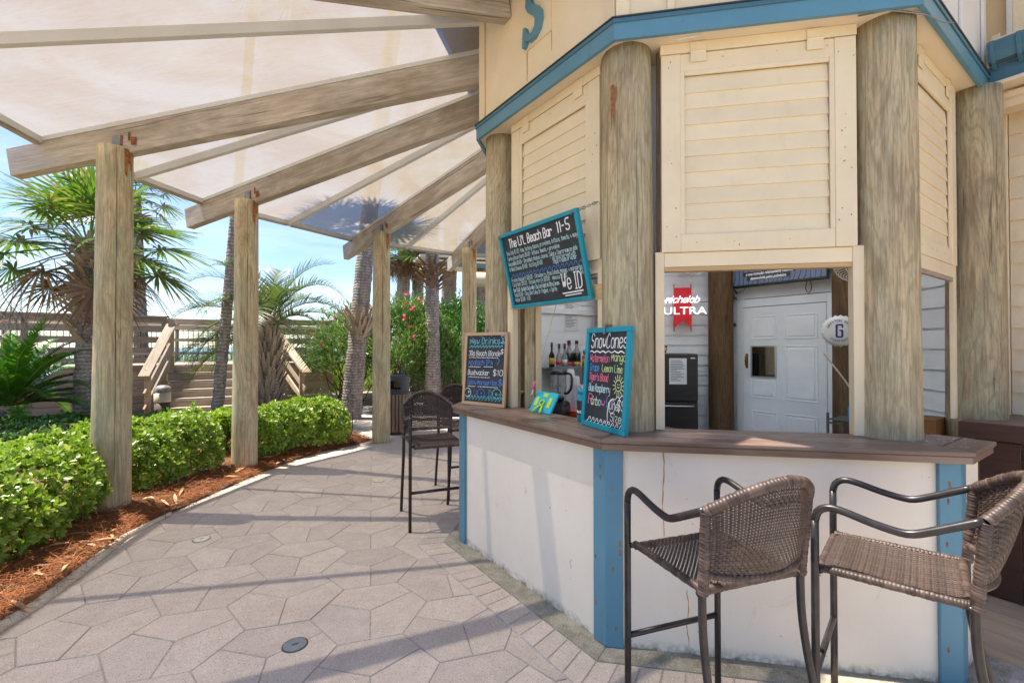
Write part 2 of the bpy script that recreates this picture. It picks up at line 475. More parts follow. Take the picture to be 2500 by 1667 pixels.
DRYLEAF = plain('dry_leaf', (0.42, 0.25, 0.13), 0.7, 0.0, 0.25, 15)
m, nt, b = new_mat('sea_water')
b.inputs['Base Color'].default_value = (0.10, 0.22, 0.26, 1); b.inputs['Roughness'].default_value = 0.25
bump(nt, b, noise(nt, coords(nt), 0.6, 4), 0.3, 0.2)
SEA = m

# plants
HEDGE = leaf('hedge_leaf', (0.16, 0.28, 0.03), (0.28, 0.41, 0.05), (0.46, 0.50, 0.10), 0.34, 0.25, 0.5)
SHRUB = leaf('dark_shrub_leaf', (0.065, 0.16, 0.03), (0.13, 0.26, 0.045), (0.21, 0.34, 0.07), 0.4, 0.25)
FANLEAF = leaf('fan_palm_leaf', (0.065, 0.15, 0.02), (0.15, 0.25, 0.035), (0.38, 0.30, 0.15), 0.4, 0.3)
DEADFAN = leaf('dead_palm_leaf', (0.16, 0.085, 0.045), (0.30, 0.185, 0.105), (0.40, 0.28, 0.17), 0.75, 0.15, 0.2)
PINNATE = leaf('grey_green_frond', (0.075, 0.120, 0.045), (0.135, 0.185, 0.075), (0.21, 0.24, 0.11), 0.45, 0.25)
SAGO = leaf('sago_frond', (0.05, 0.17, 0.018), (0.12, 0.30, 0.025), (0.24, 0.42, 0.05), 0.32, 0.3)
OLEAN = leaf('oleander_leaf', (0.085, 0.17, 0.04), (0.17, 0.28, 0.07), (0.28, 0.38, 0.12), 0.4, 0.28)
BUSH = leaf('dark_bush_leaf', (0.030, 0.100, 0.014), (0.070, 0.180, 0.022), (0.15, 0.28, 0.04), 0.35, 0.25)
PETAL = leaf('pink_petal', (0.72, 0.07, 0.16), (0.85, 0.13, 0.26), (0.9, 0.3, 0.4), 0.6, 0.3, 0.2)
GRASS = leaf('grass_blade', (0.085, 0.20, 0.03), (0.17, 0.32, 0.055), (0.28, 0.42, 0.10), 0.45, 0.3)
DUNE = leaf('dune_grass_blade', (0.16, 0.24, 0.05), (0.28, 0.38, 0.09), (0.40, 0.44, 0.18), 0.6, 0.3)
MAROON = leaf('maroon_leaf', (0.020, 0.008, 0.010), (0.055, 0.018, 0.022), None, 0.4, 0.15)
m, nt, b = new_mat('palm_bark')
b.inputs['Roughness'].default_value = 0.9
v = coords(nt)
w = nt.nodes.new('ShaderNodeTexWave'); w.bands_direction = 'Z'
w.inputs['Scale'].default_value = 5.0; w.inputs['Distortion'].default_value = 5.0; w.inputs['Detail'].default_value = 4.0; w.inputs['Detail Scale'].default_value = 2.5; w.inputs['Detail Roughness'].default_value = 0.7
nt.links.new(v, w.inputs['Vector'])
col = ramp(nt, w.outputs['Fac'], [(0.1, (0.23, 0.19, 0.165)), (0.5, (0.34, 0.29, 0.25)), (0.9, (0.42, 0.36, 0.31))])
col = mixc(nt, ramp(nt, noise(nt, coords(nt, (1, 1, 0.3)), 14, 5, 0.7), [(0.40, 0.75), (0.55, 0.0)]), col, (0.15, 0.115, 0.095))
col = mixc(nt, ramp(nt, noise(nt, coords(nt, (1, 1, 1.6)), 22, 4, 0.7), [(0.56, 0.0), (0.66, 0.7)]), col, (0.60, 0.56, 0.51))
nt.links.new(col, b.inputs['Base Color'])
bump(nt, b, w.outputs['Fac'], 0.6, 0.02)
BARK = m
BOOT = wood('palm_boot', (0.27, 0.19, 0.135), (0.60, 0.49, 0.39), 'Z', 0.85, 1.0, (0.16, 0.09, 0.05), 0.5, knots=False, bmp=0.5, tint=0.1)
TWIG = plain('bare_twig', (0.13, 0.11, 0.10), 0.85, 0.0, 0.2)
STEM = plain('shrub_stem', (0.115, 0.075, 0.045), 0.85, 0.0, 0.3)
# ------------------------------------------------------------------ geometry helpers
WM = {}          # world matrix of each object that may become a parent

def world_of(o):
    return WM.get(o.name, Matrix.Identity(4))

def link(o, parent=None, matrix=None):
    COL.objects.link(o)
    mw = matrix if matrix is not None else Matrix.Identity(4)
    o.matrix_basis = mw
    WM[o.name] = mw.copy()
    if parent is not None:
        o.parent = parent
        o.matrix_parent_inverse = world_of(parent).inverted()
    return o

def tag(o, label, cat, group=None):
    o['label'] = label
    o['category'] = cat
    if group:
        o['group'] = group
    return o

def thing(name, label, cat, loc=(0, 0, 0), group=None):
    o = bpy.data.objects.new(name, None)
    o.empty_display_size = 0.1
    link(o, None, Matrix.Translation(loc))
    return tag(o, label, cat, group)

def kind(o, k):
    o['kind'] = k
    return o

class MB:
    def __init__(s):
        s.v = []; s.f = []
    def add(s, vs, fs):
        n = len(s.v)
        s.v += [tuple(p) for p in vs]
        s.f += [tuple(i + n for i in f) for f in fs]
        return s
    def box(s, c, d, M=None):
        x, y, z = (k / 2 for k in d)
        vs = [Vector((sx * x, sy * y, sz * z)) for sx in (-1, 1) for sy in (-1, 1) for sz in (-1, 1)]
        if M is not None:
            vs = [M @ p for p in vs]
        vs = [p + Vector(c) for p in vs]
        return s.add(vs, [(0, 1, 3, 2), (4, 6, 7, 5), (0, 4, 5, 1), (2, 3, 7, 6), (0, 2, 6, 4), (1, 5, 7, 3)])
    def prism(s, poly, z0, z1):
        n = len(poly)
        ar = sum(poly[i][0] * poly[(i + 1) % n][1] - poly[(i + 1) % n][0] * poly[i][1] for i in range(n))
        if ar < 0:
            poly = list(reversed(poly))
        vs = [(x, y, z0) for x, y in poly] + [(x, y, z1) for x, y in poly]
        fs = [tuple(range(n - 1, -1, -1)), tuple(range(n, 2 * n))]
        fs += [(i, (i + 1) % n, n + (i + 1) % n, n + i) for i in range(n)]
        return s.add(vs, fs)
    def tube(s, pts, r, n=8, cap=True, closed=False):
        pts = [Vector(p) for p in pts]
        m = len(pts)
        rr = r if isinstance(r, (list, tuple)) else [r] * m
        rings = []
        prev = None
        for i, p in enumerate(pts):
            if closed:
                t = (pts[(i + 1) % m] - pts[i - 1]).normalized()
            else:
                t = (pts[min(i + 1, m - 1)] - pts[max(i - 1, 0)]).normalized()
            if prev is None:
                a = Vector((0, 0, 1)) if abs(t.z) < 0.9 else Vector((1, 0, 0))
                u = t.cross(a).normalized()
            else:
                u = (prev - t * prev.dot(t)).normalized()
            prev = u
            w = t.cross(u)
            rings.append([p + (u * math.cos(2 * math.pi * k / n) + w * math.sin(2 * math.pi * k / n)) * rr[i] for k in range(n)])
        vs = [q for ring in rings for q in ring]
        fs = []
        for i in range(m if closed else m - 1):
            j = (i + 1) % m
            for k in range(n):
                l = (k + 1) % n
                fs.append((i * n + k, i * n + l, j * n + l, j * n + k))
        if cap and not closed:
            fs.append(tuple(range(n - 1, -1, -1)))
            fs.append(tuple((m - 1) * n + k for k in range(n)))
        return s.add(vs, fs)
    def lathe(s, prof, n=24, c=(0, 0, 0), cap=True):
        vs = []; fs = []
        for r_, z in prof:
            for k in range(n):
                a = 2 * math.pi * k / n
                vs.append((c[0] + r_ * math.cos(a), c[1] + r_ * math.sin(a), c[2] + z))
        for i in range(len(prof) - 1):
            for k in range(n):
                l = (k + 1) % n
                fs.append((i * n + k, i * n + l, (i + 1) * n + l, (i + 1) * n + k))
        if cap:
            fs.append(tuple(range(n - 1, -1, -1)))
            fs.append(tuple((len(prof) - 1) * n + k for k in range(n)))
        return s.add(vs, fs)
    def mesh(s, name):
        me = bpy.data.meshes.new(name)
        me.from_pydata(s.v, [], s.f)
        me.update()
        return me
    def obj(s, name, mat, parent=None, matrix=None, smooth=False, bevel=0.0, seg=2):
        return mesh_obj(name, s.mesh(name), mat, parent, matrix, smooth, bevel, seg)

def mesh_obj(name, me, mat, parent=None, matrix=None, smooth=False, bevel=0.0, seg=2):
    if not me.materials:
        me.materials.append(mat)
        if smooth:
            me.polygons.foreach_set('use_smooth', [True] * len(me.polygons))
    o = bpy.data.objects.new(name, me)
    link(o, parent, matrix)
    if bevel:
        bv = o.modifiers.new('bevel', 'BEVEL')
        bv.width = bevel; bv.segments = seg; bv.limit_method = 'ANGLE'
    return o

def frame(origin, x, y=None, z=None):
    """matrix with local x along x, z close to z (or y close to y)"""
    x = Vector(x).normalized()
    if z is not None:
        z = Vector(z); y = z.cross(x).normalized(); z = x.cross(y)
    else:
        y = Vector(y); z = x.cross(y).normalized(); y = z.cross(x)
    M = Matrix((x, y, z)).transposed().to_4x4()
    M.translation = Vector(origin)
    return M

def board(name, p0, p1, w, t, mat, parent, up=(0, 0, 1), bevel=0.004):
    """plank from p0 to p1; t is its height along up, w its width across"""
    p0, p1 = Vector(p0), Vector(p1)
    L = (p1 - p0).length
    M = frame((p0 + p1) / 2, p1 - p0, z=up)
    return MB().box((0, 0, 0), (L, w, t)).obj(name, mat, parent, M, bevel=bevel)

def np_obj(name, V, F, mat, parent=None, smooth=False, matrix=None):
    """V (n,3); F list of (array (m,k)) face blocks"""
    me = bpy.data.meshes.new(name)
    V = np.asarray(V, dtype=np.float32)
    me.vertices.add(len(V))
    me.vertices.foreach_set('co', V.ravel())
    tot = np.concatenate([np.full(len(f), f.shape[1], dtype=np.int32) for f in F])
    idx = np.concatenate([f.ravel().astype(np.int32) for f in F])
    me.loops.add(len(idx))
    me.loops.foreach_set('vertex_index', idx)
    me.polygons.add(len(tot))
    st = np.concatenate([[0], np.cumsum(tot)[:-1]]).astype(np.int32)
    me.polygons.foreach_set('loop_start', st)
    me.polygons.foreach_set('loop_total', tot)
    if smooth:
        me.polygons.foreach_set('use_smooth', [True] * len(tot))
    me.update(calc_edges=True)
    me.validate()
    return mesh_obj(name, me, mat, parent, matrix)

def norm(a):
    return a / np.maximum(np.linalg.norm(a, axis=-1, keepdims=True), 1e-9)

def scatter(tv, tf, pos, ydir, nrm, scale):
    """copies of a template (tv verts, tf list of face arrays): local y along ydir, z near nrm"""
    pos = np.asarray(pos); y = norm(np.asarray(ydir, dtype=float)); z = np.asarray(nrm, dtype=float)
    x = norm(np.cross(y, z)); z = np.cross(x, y)
    sc = np.asarray(scale, dtype=float).reshape(-1, 1, 1)
    T = tv[None, :, :] * sc
    V = pos[:, None, :] + T[..., 0:1] * x[:, None, :] + T[..., 1:2] * y[:, None, :] + T[..., 2:3] * z[:, None, :]
    n, k = len(pos), len(tv)
    off = (np.arange(n) * k)[:, None, None]
    F = [(f[None] + off).reshape(-1, f.shape[1]) for f in tf]
    return V.reshape(-1, 3), F

def merge(parts):
    Vs, Fs, n = [], [], 0
    for V, F in parts:
        Vs.append(V); Fs += [f + n for f in F]; n += len(V)
    return np.concatenate(Vs), Fs

# leaf templates (unit length along y)
LEAF_O = np.array([(0, 0, 0), (-.17, .38, .02), (0, .38, -.02), (.17, .38, .02), (-.22, .72, .0), (0, .72, -.045), (.22, .72, .0), (0, 1, -.08)])
LEAF_OF = [np.array([(0, 2, 1), (0, 3, 2), (4, 5, 7), (5, 6, 7)]), np.array([(1, 2, 5, 4), (2, 3, 6, 5)])]
LEAF_N = np.array([(0, 0, 0), (-.065, .35, .01), (.065, .35, .01), (-.05, .75, -.03), (.05, .75, -.03), (0, 1, -.09)])
LEAF_NF = [np.array([(0, 2, 1), (3, 4, 5)]), np.array([(1, 2, 4, 3)])]
BLADE = np.array([(-.02, 0, 0), (.02, 0, 0), (-.018, .4, .0), (.018, .4, .0), (-.010, .8, -.03), (.010, .8, -.03), (0, 1, -.07)])
BLADE_F = [np.array([(0, 1, 3, 2), (2, 3, 5, 4)]), np.array([(4, 5, 6)])]

# hand lettering: single-stroke glyphs, pairs of digits x,y (baseline y=2, x height 6, caps 8)
G = {
 'A': '022842,1434', 'B': '020838474635053544433202', 'C': '47382817060312223243', 'D': '02082847432202', 'E': '48080242,0535', 'F': '480802,0535',
 'G': '473828170603122232434525', 'H': '0208,4842,0545', 'I': '1838,2822,1232', 'J': '4843321203', 'K': '0208,480542', 'L': '080242', 'M': '0208234842',
 'N': '02084248', 'O': '180703123243473818', 'P': '02083847463505', 'Q': '180703123243473818,3442', 'R': '02083847463505,2542', 'S': '473818070615354443321203',
 'T': '0848,2822', 'U': '080312324348', 'V': '082248', 'W': '0812263248', 'X': '0842,4802', 'Y': '082548,2522', 'Z': '08480242',
 'a': '46160503123244,4642', 'b': '0802,0516364543321203', 'c': '4536160503123243', 'd': '4842,4536160503123243', 'e': '04444536160503123243',
 'f': '38282722,0636', 'g': '4536160503123344,4641301001', 'h': '0802,0516364542', 'i': '2622,2728', 'j': '26211000,2728', 'k': '0802,460442', 'l': '2822',
 'm': '0602,05162522,25364542', 'n': '0602,0516364542', 'o': '160503123243453616', 'p': '0600,0516364543321203', 'q': '4640,4536160503123243', 'r': '0602,05163645',
 's': '45361605143443321203', 't': '28233242,0646', 'u': '0603123243,4642', 'v': '062246', 'w': '0612243246', 'x': '0642,4602', 'y': '06031343,46413010', 'z': '06460242',
 '0': '180703123243473818', '1': '172822', '2': '07183847460242', '3': '07183847463525,354443321203', '4': '380444,3832', '5': '480805354443321203',
 '6': '38170403123243443515', '7': '084812', '8': '1807061535444332120304153546473818', '9': '463515060718384742',
 '.': '2223', ',': '2311', '-': '1535', "'": '2826', '$': '4738180706153544433212 03,2921'.replace(' ', ''), '&': '2226,0444', '!': '2824,2223', '*': '2526',
}
NARROW = {'i': 2.2, 'l': 2.2, '.': 2.2, ',': 2.2, "'": 2.2, '!': 2.4, '1': 3.0, 'I': 3.6, 't': 4.4, 'f': 4.0, ' ': 3.0, 'j': 3.0, '-': 4.2}
LEFT = {'i': 2, 'l': 2, '.': 2, ',': 2, "'": 2, '!': 2, '1': 1, 'I': 1, '-': 1}

def chaikin(p):
    if len(p) < 3:
        return p
    q = [p[0]]
    for i in range(len(p) - 1):
        a, b_ = p[i], p[i + 1]
        if i > 0:
            q.append(a * .75 + b_ * .25)
        if i < len(p) - 2:
            q.append(a * .25 + b_ * .75)
    q.append(p[-1])
    return q

class Ink:
    """flat ribbons drawn on a board: local x right, y up, z out of the board"""
    def __init__(s):
        s.mb = MB(); s.z = 0.0; s.groups = []
    def stroke(s, pts, w):
        pts = [Vector((p[0], p[1])) for p in pts]
        n = len(pts)
        if n < 2:
            return
        s.z = (s.z + 0.00007) % 0.0012
        vs = []; fs = []
        for i, p in enumerate(pts):
            t = pts[min(i + 1, n - 1)] - pts[max(i - 1, 0)]
            t = t.normalized() if t.length > 1e-9 else Vector((1, 0))
            k = Vector((-t.y, t.x)) * (w / 2 * random.uniform(.85, 1.15))
            if i == 0: p = p - t * w * .3
            if i == n - 1: p = p + t * w * .3
            vs += [(p.x + k.x, p.y + k.y, s.z), (p.x - k.x, p.y - k.y, s.z)]
        for i in range(n - 1):
            fs.append((2 * i, 2 * i + 1, 2 * i + 3, 2 * i + 2))
        s.mb.add(vs, fs)
    def width(s, text):
        return sum(NARROW.get(c, 5.4 if c.islower() or c.isdigit() else 5.8) for c in text)
    def text(s, txt, x, y, h, w, fit=None, slant=0.05, squeeze=1.0):
        """h is the cap height; fit is the full width of the line"""
        s.cut()
        k = h / 6.0
        kx = k * squeeze
        if fit:
            kx = fit / s.width(txt)
        for c in txt:
            adv = NARROW.get(c, 5.4 if c.islower() or c.isdigit() else 5.8)
            if c in G:
                l = LEFT.get(c, 0)
                dy = random.uniform(-.02, .02) * h
                for st in G[c].split(','):
                    p = [Vector((int(st[i]) - l + .5, int(st[i + 1]) - 2)) for i in range(0, len(st) - 1, 2)]
                    if len(p) > 2:
                        p = chaikin(p)
                    s.stroke([(x + q.x * kx + q.y * k * slant, y + dy + q.y * k) for q in p], w)
            x += adv * kx
        return x
    def waves(s, x0, x1, y, h, n, w, drop=0.0):
        s.cut()
        L = (x1 - x0) / n
        for i in range(n):
            a = x0 + i * L
            p = [(0, 0), (.3, .15), (.55, .6), (.75, .95), (1.0, .9), (1.1, .6), (.95, .42), (.85, .55)]
            s.stroke([(a + q[0] * L, y + q[1] * h + drop * i / n) for q in p], w)
    def circle(s, x, y, r, w, n=14, ry=None):
        ry = ry or r
        s.stroke([(x + r * math.cos(2 * math.pi * i / n), y + ry * math.sin(2 * math.pi * i / n)) for i in range(n + 1)], w)
    def cut(s):
        if s.mb.v:
            s.groups.append(s.mb)
        s.mb = MB()
    def obj(s, name, mat, parent, M):
        s.cut()
        o = None
        for g_ in s.groups:
            o = g_.obj(name, mat, parent, M)
        return o

def font_obj(name, body, size, mat, parent, M, extrude=0.002, align='CENTER', shear=0.0):
    cu = bpy.data.curves.new(name, 'FONT')
    cu.body = body; cu.size = size; cu.extrude = extrude; cu.align_x = align; cu.align_y = 'CENTER'; cu.shear = shear
    tmp = bpy.data.objects.new('tmp_text', cu)
    COL.objects.link(tmp)
    dg = bpy.context.evaluated_depsgraph_get()
    me = bpy.data.meshes.new_from_object(tmp.evaluated_get(dg))
    me.materials.clear()
    bpy.data.objects.remove(tmp)
    bpy.data.curves.remove(cu)
    return mesh_obj(name, me, mat, parent, M)

# ------------------------------------------------------------------ ground, sea, paths
def sheet(name, poly, z, mat):
    n = len(poly)
    o = MB().add([(x, y, z) for x, y in poly], [tuple(range(n))]).obj(name, mat)
    return kind(o, 'structure')

kind(MB().add([(-60, -20, -0.05), (60, -20, -0.05), (60, 22, -0.05), (-60, 22, -0.05)], [(0, 1, 2, 3)]).obj('ground', SAND), 'structure')
# land falls away behind the boardwalk to the beach and the sea
kind(MB().add([(-60, 22, -0.05), (60, 22, -0.05), (90, 34, -2.2), (-90, 34, -2.2), (-200, 60, -3.2), (200, 60, -3.2)], [(0, 1, 2, 3), (3, 2, 5, 4)]).obj('beach', SAND), 'structure')
kind(MB().add([(-4000, 50, -3.0), (4000, 50, -3.0), (4000, 4500, -3.0), (-4000, 4500, -3.0)], [(0, 1, 2, 3)]).obj('sea', SEA), 'structure')

# kiosk octagon
OC = Vector((1.654, 4.252)); AP = 1.9555; PHI = 192.27
def ang(k): return R(214.77 + 45 * (k - 1))           # outward normal of facet k (1 = left front, 2 = front, 3 = right front)
def nrm_(k): return Vector((math.cos(ang(k)), math.sin(ang(k))))
def dir_(k): n = nrm_(k); return Vector((-n.y, n.x))
def FP(k, s, o, z):
    p = OC + nrm_(k) * (AP + o) + dir_(k) * s
    return Vector((p.x, p.y, z))
def FM(k, s, o, z):
    d = dir_(k); n = nrm_(k)
    return frame(FP(k, s, o, z), (d.x, d.y, 0), z=(0, 0, 1))      # local y points inward
def OV(k, o=0.0):
    """octagon corner k (0 = left corner, 1 = front corner, 2 = right corner) offset outward by o"""
    a = R(PHI + 45 * k)
    r = (AP + o) / math.cos(R(22.5))
    return Vector((OC.x + r * math.cos(a), OC.y + r * math.sin(a)))
HALF = AP * math.tan(R(22.5))

def fbox(name, k, s0, s1, o0, o1, z0, z1, mat, parent, bevel=0.003):
    M = FM(k, (s0 + s1) / 2, (o0 + o1) / 2, (z0 + z1) / 2)
    return MB().box((0, 0, 0), (abs(s1 - s0), abs(o1 - o0), abs(z1 - z0))).obj(name, mat, parent, M, bevel=bevel)

# patio of three-piece hexagon pavers
patio = kind(MB().add([(-5.5, -3, -0.006), (9, -3, -0.006), (9, 13.5, -0.006), (-5.5, 13.5, -0.006)], [(0, 1, 2, 3)]).obj('patio', JOINT), 'structure')
HA = 0.34
def hexv(i): return Vector((HA * math.cos(R(60 * i)), HA * math.sin(R(60 * i))))
pent = [Vector((0, 0)), (hexv(0) + hexv(1)) / 2, hexv(1), hexv(2), (hexv(2) + hexv(3)) / 2]
cen = sum(pent, Vector((0, 0))) / 5
def inset(poly, g):
    out = []
    n = len(poly)
    for i in range(n):
        a, b_, c = poly[i - 1], poly[i], poly[(i + 1) % n]
        e1 = (b_ - a).normalized(); e2 = (c - b_).normalized()
        n1 = Vector((-e1.y, e1.x)); n2 = Vector((-e2.y, e2.x))
        bis = (n1 + n2)
        bis = bis / max(bis.length_squared / 2, 1e-6)
        out.append(b_ + bis * g)
    return out
pa = inset(pent, 0.0026); pb = inset(pent, 0.0062)
n5 = len(pent)
vs = [(p.x, p.y, -0.05) for p in pa] + [(p.x, p.y, -0.004) for p in pa] + [(p.x, p.y, 0.0) for p in pb]
fs = [tuple(2 * n5 + i for i in range(n5))]
for l in (0, 1):
    fs += [(l * n5 + i, l * n5 + (i + 1) % n5, (l + 1) * n5 + (i + 1) % n5, (l + 1) * n5 + i) for i in range(n5)]
pav_me = MB().add(vs, fs).mesh('paver')
pav_me.materials.append(PAVER)
def in_patio(x, y):
    if y < 0.9 or y > 10.6 or x > 3.8: return False
    if (Vector((x, y)) - OC).length < AP - 0.1: return False
    e = np.interp(y, [0, 2.5, 3.3, 4.0, 5.1, 6.3, 7.1, 7.6, 9.0, 11], [-3.0, -3.05, -3.2, -3.45, -3.4, -3.3, -3.0, -2.6, -2.9, -4.0])
    return x > e
pav_rest = []
rows = []
rot0 = R(17)
for i in range(-24, 24):
    for j in range(-24, 24):
        q = Vector((1.5 * HA * i, math.sqrt(3) * HA * (j + (i % 2) / 2)))
        q = Vector((q.x * math.cos(rot0) - q.y * math.sin(rot0), q.x * math.sin(rot0) + q.y * math.cos(rot0)))
        for k in range(3):
            a = rot0 + R(120 * k)
            c = Vector((q.x + cen.x * math.cos(a) - cen.y * math.sin(a), q.y + cen.x * math.sin(a) + cen.y * math.cos(a)))
            if in_patio(c.x, c.y):
                rows.append((c.length, q.x, q.y, a, c))
rows.sort(key=lambda r_: r_[0])
n_p = 0
for d_, x, y, a, c in rows:
    u = 1250 + 1120 * c.x / max(c.y, .1)
    vis = -150 < u < 2700 and c.y > 1.85
    M = Matrix.Translation((x, y, random.uniform(-.0015, .0015))) @ Matrix.Rotation(a, 4, 'Z')
    if vis and n_p < 292:
        M = M @ Matrix.Rotation(random.uniform(-.003, .003), 4, 'X') @ Matrix.Rotation(random.uniform(-.003, .003), 4, 'Y')
        mesh_obj('paver', pav_me, PAVER, patio, M); n_p += 1
    else:
        pav_rest.append(M)
mb = MB()
for M in pav_rest:
    mb.add([M @ Vector(v_) for v_ in vs], fs)
kind(mb.obj('distant_pavers', PAVER, patio), 'stuff')

# soldier course of bricks and mossy concrete strip round the bar
strip_poly = lambda o0, o1, k: [tuple(OV(k - 1, o0)), tuple(OV(k, o0)), tuple(OV(k, o1)), tuple(OV(k - 1, o1))]
strip = kind(MB().prism(strip_poly(-0.05, 0.13, 1), -0.02, 0.010).prism(strip_poly(-0.05, 0.13, 2), -0.02, 0.010).prism(strip_poly(-0.05, 0.13, 0), -0.02, 0.010)
             .prism([tuple(OV(2, -0.05)), (FP(3, 0.1, -.05, 0).x, FP(3, 0.1, -.05, 0).y), (FP(3, 0.1, .13, 0).x, FP(3, 0.1, .13, 0).y), tuple(OV(2, 0.13))], -0.02, 0.010)
             .obj('concrete_strip', CONC, None, bevel=0.006), 'structure')
border = kind(MB().prism(strip_poly(0.13, 0.335, 1), -0.03, 0.0015).prism(strip_poly(0.13, 0.335, 2), -0.03, 0.0015).prism(strip_poly(0.13, 0.335, 0), -0.03, 0.0015).obj('brick_border', JOINT), 'structure')
brick_me = {}
for k in (1, 2, 0):
    L = (OV(k, 0.13) - OV(k - 1, 0.13)).length
    nb = 16
    for i in range(nb):
        a, b_ = i / nb, (i + 1) / nb
        P = lambda t, o: OV(k - 1, o).lerp(OV(k, o), t)
        g = 0.004 / L
        poly = [P(a + g, .138), P(b_ - g, .138), P(b_ - g, .328), P(a + g, .328)]
        c = sum(poly, Vector((0, 0))) / 4
        MB().prism([(p.x - c.x, p.y - c.y) for p in poly], -0.03, 0.0).obj('brick', PAVER, border, Matrix.Translation((c.x, c.y, 0.0065 + random.uniform(-.0015, .0015))), bevel=0.005)

# plank floor of the passage to the right of the bar
pf = kind(MB().prism([(2.35, 2.3), (4.2, 0.6), (5.2, 1.4), (3.2, 3.6)], -0.02, 0.004).obj('plank_floor', JOINT), 'structure')
d1v = Vector((dir_(1).x, dir_(1).y, 0)); n1v = Vector((nrm_(1).x, nrm_(1).y, 0))
for i in range(7):
    c = Vector((2.52, 2.42, 0.008)) - n1v * (0.0 + 0.145 * i)
    board('plank', c - d1v * 0.25, c + d1v * 1.6, 0.140, 0.014, FLOORPLANK, pf, bevel=0.003)

# planted bed: mulch with an uneven surface, cream edging
EDGE = [(-2.95, 0.2), (-2.88, 1.4), (-2.86, 2.3), (-2.93, 2.85), (-3.06, 3.3), (-3.24, 3.85), (-3.26, 4.4), (-3.24, 5.1), (-3.18, 5.7), (-3.08, 6.4), (-2.84, 7.1), (-2.55, 7.45), (-2.40, 7.9), (-2.9, 8.4), (-3.6, 9.2), (-4.0, 10.4), (-4.2, 12.5)]
def edge_x(y): return float(np.interp(y, [p[1] for p in EDGE], [p[0] for p in EDGE]))
ys = np.linspace(0.2, 12.5, 110); ts = np.linspace(0, 1, 46)
V = []
for y in ys:
    e = edge_x(y)
    for t in ts:
        dx = 9.5 * t ** 1.8
        h = 0.012 + 0.085 * min(1, dx / 0.5) + 0.018 * math.sin(7.1 * y + 3 * dx) * min(1, dx * 3) + 0.012 * math.sin(17 * y - 11 * dx)
        V.append((e - 0.02 - dx, y, h))
nx_ = len(ts)
I = np.arange(len(ys) - 1)[:, None] * nx_ + np.arange(nx_ - 1)[None]
F = np.stack([I, I + nx_, I + nx_ + 1, I + 1], -1).reshape(-1, 4)
kind(np_obj('mulch_bed', np.array(V), [F], SOIL, smooth=True), 'structure')
pts = [(x, y, 0.012) for x, y in EDGE[:7]]
fine = []
for i in range(len(pts) - 1):
    for t in np.linspace(0, 1, 8, endpoint=False):
        fine.append(Vector(pts[i]).lerp(Vector(pts[i + 1]), t))
fine.append(Vector(pts[-1]))
kind(MB().tube(fine, [0.034 if i < len(fine) - 14 else 0.034 - 0.0012 * (i - len(fine) + 14) for i in range(len(fine))], 10).obj('bed_edging', KERB, smooth=True), 'structure')
# pine straw lying on the bed
N = 15000
yy = RNG.uniform(1.9, 8.2, N); dx = RNG.exponential(0.42, N) + 0.02
ex = np.interp(yy, [p[1] for p in EDGE], [p[0] for p in EDGE])
xx = ex - dx
zz = 0.02 + 0.085 * np.clip(dx / 0.5, 0, 1) + RNG.uniform(0, 0.035, N)
az = RNG.uniform(0, 2 * np.pi, N); el = RNG.normal(0, 0.16, N)
D = np.stack([np.cos(az) * np.cos(el), np.sin(az) * np.cos(el), np.sin(el)], -1)
NEED = np.array([(-.011, 0, 0), (.011, 0, 0), (-.010, .5, .05), (.010, .5, .05), (0, 1, .0)])
V, F = scatter(NEED, [np.array([(0, 1, 3, 2)]), np.array([(2, 3, 4)])], np.stack([xx, yy, zz], -1), D, np.tile([0, 0, 1.0], (N, 1)) + RNG.normal(0, .3, (N, 3)), RNG.uniform(.09, .20, N))
kind(np_obj('pine_straw', V, F, STRAW), 'stuff')['label'] = 'rust coloured pine straw covering the planted bed'
# strips of fallen palm leaf among the straw
lit = MB()
for i in range(40):
    y = RNG.uniform(2.4, 6.6); x = edge_x(y) - RNG.uniform(-0.03, .35)
    L = RNG.uniform(.07, .26)
    a = RNG.uniform(0, 6.28)
    M = frame((x, y, 0.02 + .09 * min(1, max(0, edge_x(y) - x) / .5) + 0.03), (math.cos(a), math.sin(a), RNG.uniform(-.15, .25)), z=(RNG.uniform(-.4, .4), RNG.uniform(-.4, .4), 1))
    w = RNG.uniform(.008, .02)
    top = [(-L / 2, -w * .4, 0), (-L / 2, w * .4, 0), (0, -w, .012), (0, w, .012), (L / 2, -w * .3, 0), (L / 2, w * .3, 0)]
    lit.add([M @ Vector(p) for p in top] + [M @ (Vector(p) - Vector((0, 0, .003))) for p in top], [(0, 2, 3, 1), (2, 4, 5, 3), (7, 9, 8, 6), (9, 11, 10, 8), (0, 1, 7, 6), (4, 10, 11, 5), (0, 6, 8, 2), (2, 8, 10, 4), (1, 3, 9, 7), (3, 5, 11, 9)])
kind(lit.obj('leaf_litter', DRYLEAF), 'stuff')['label'] = 'dry tan strips of fallen palm leaf on the pine straw'

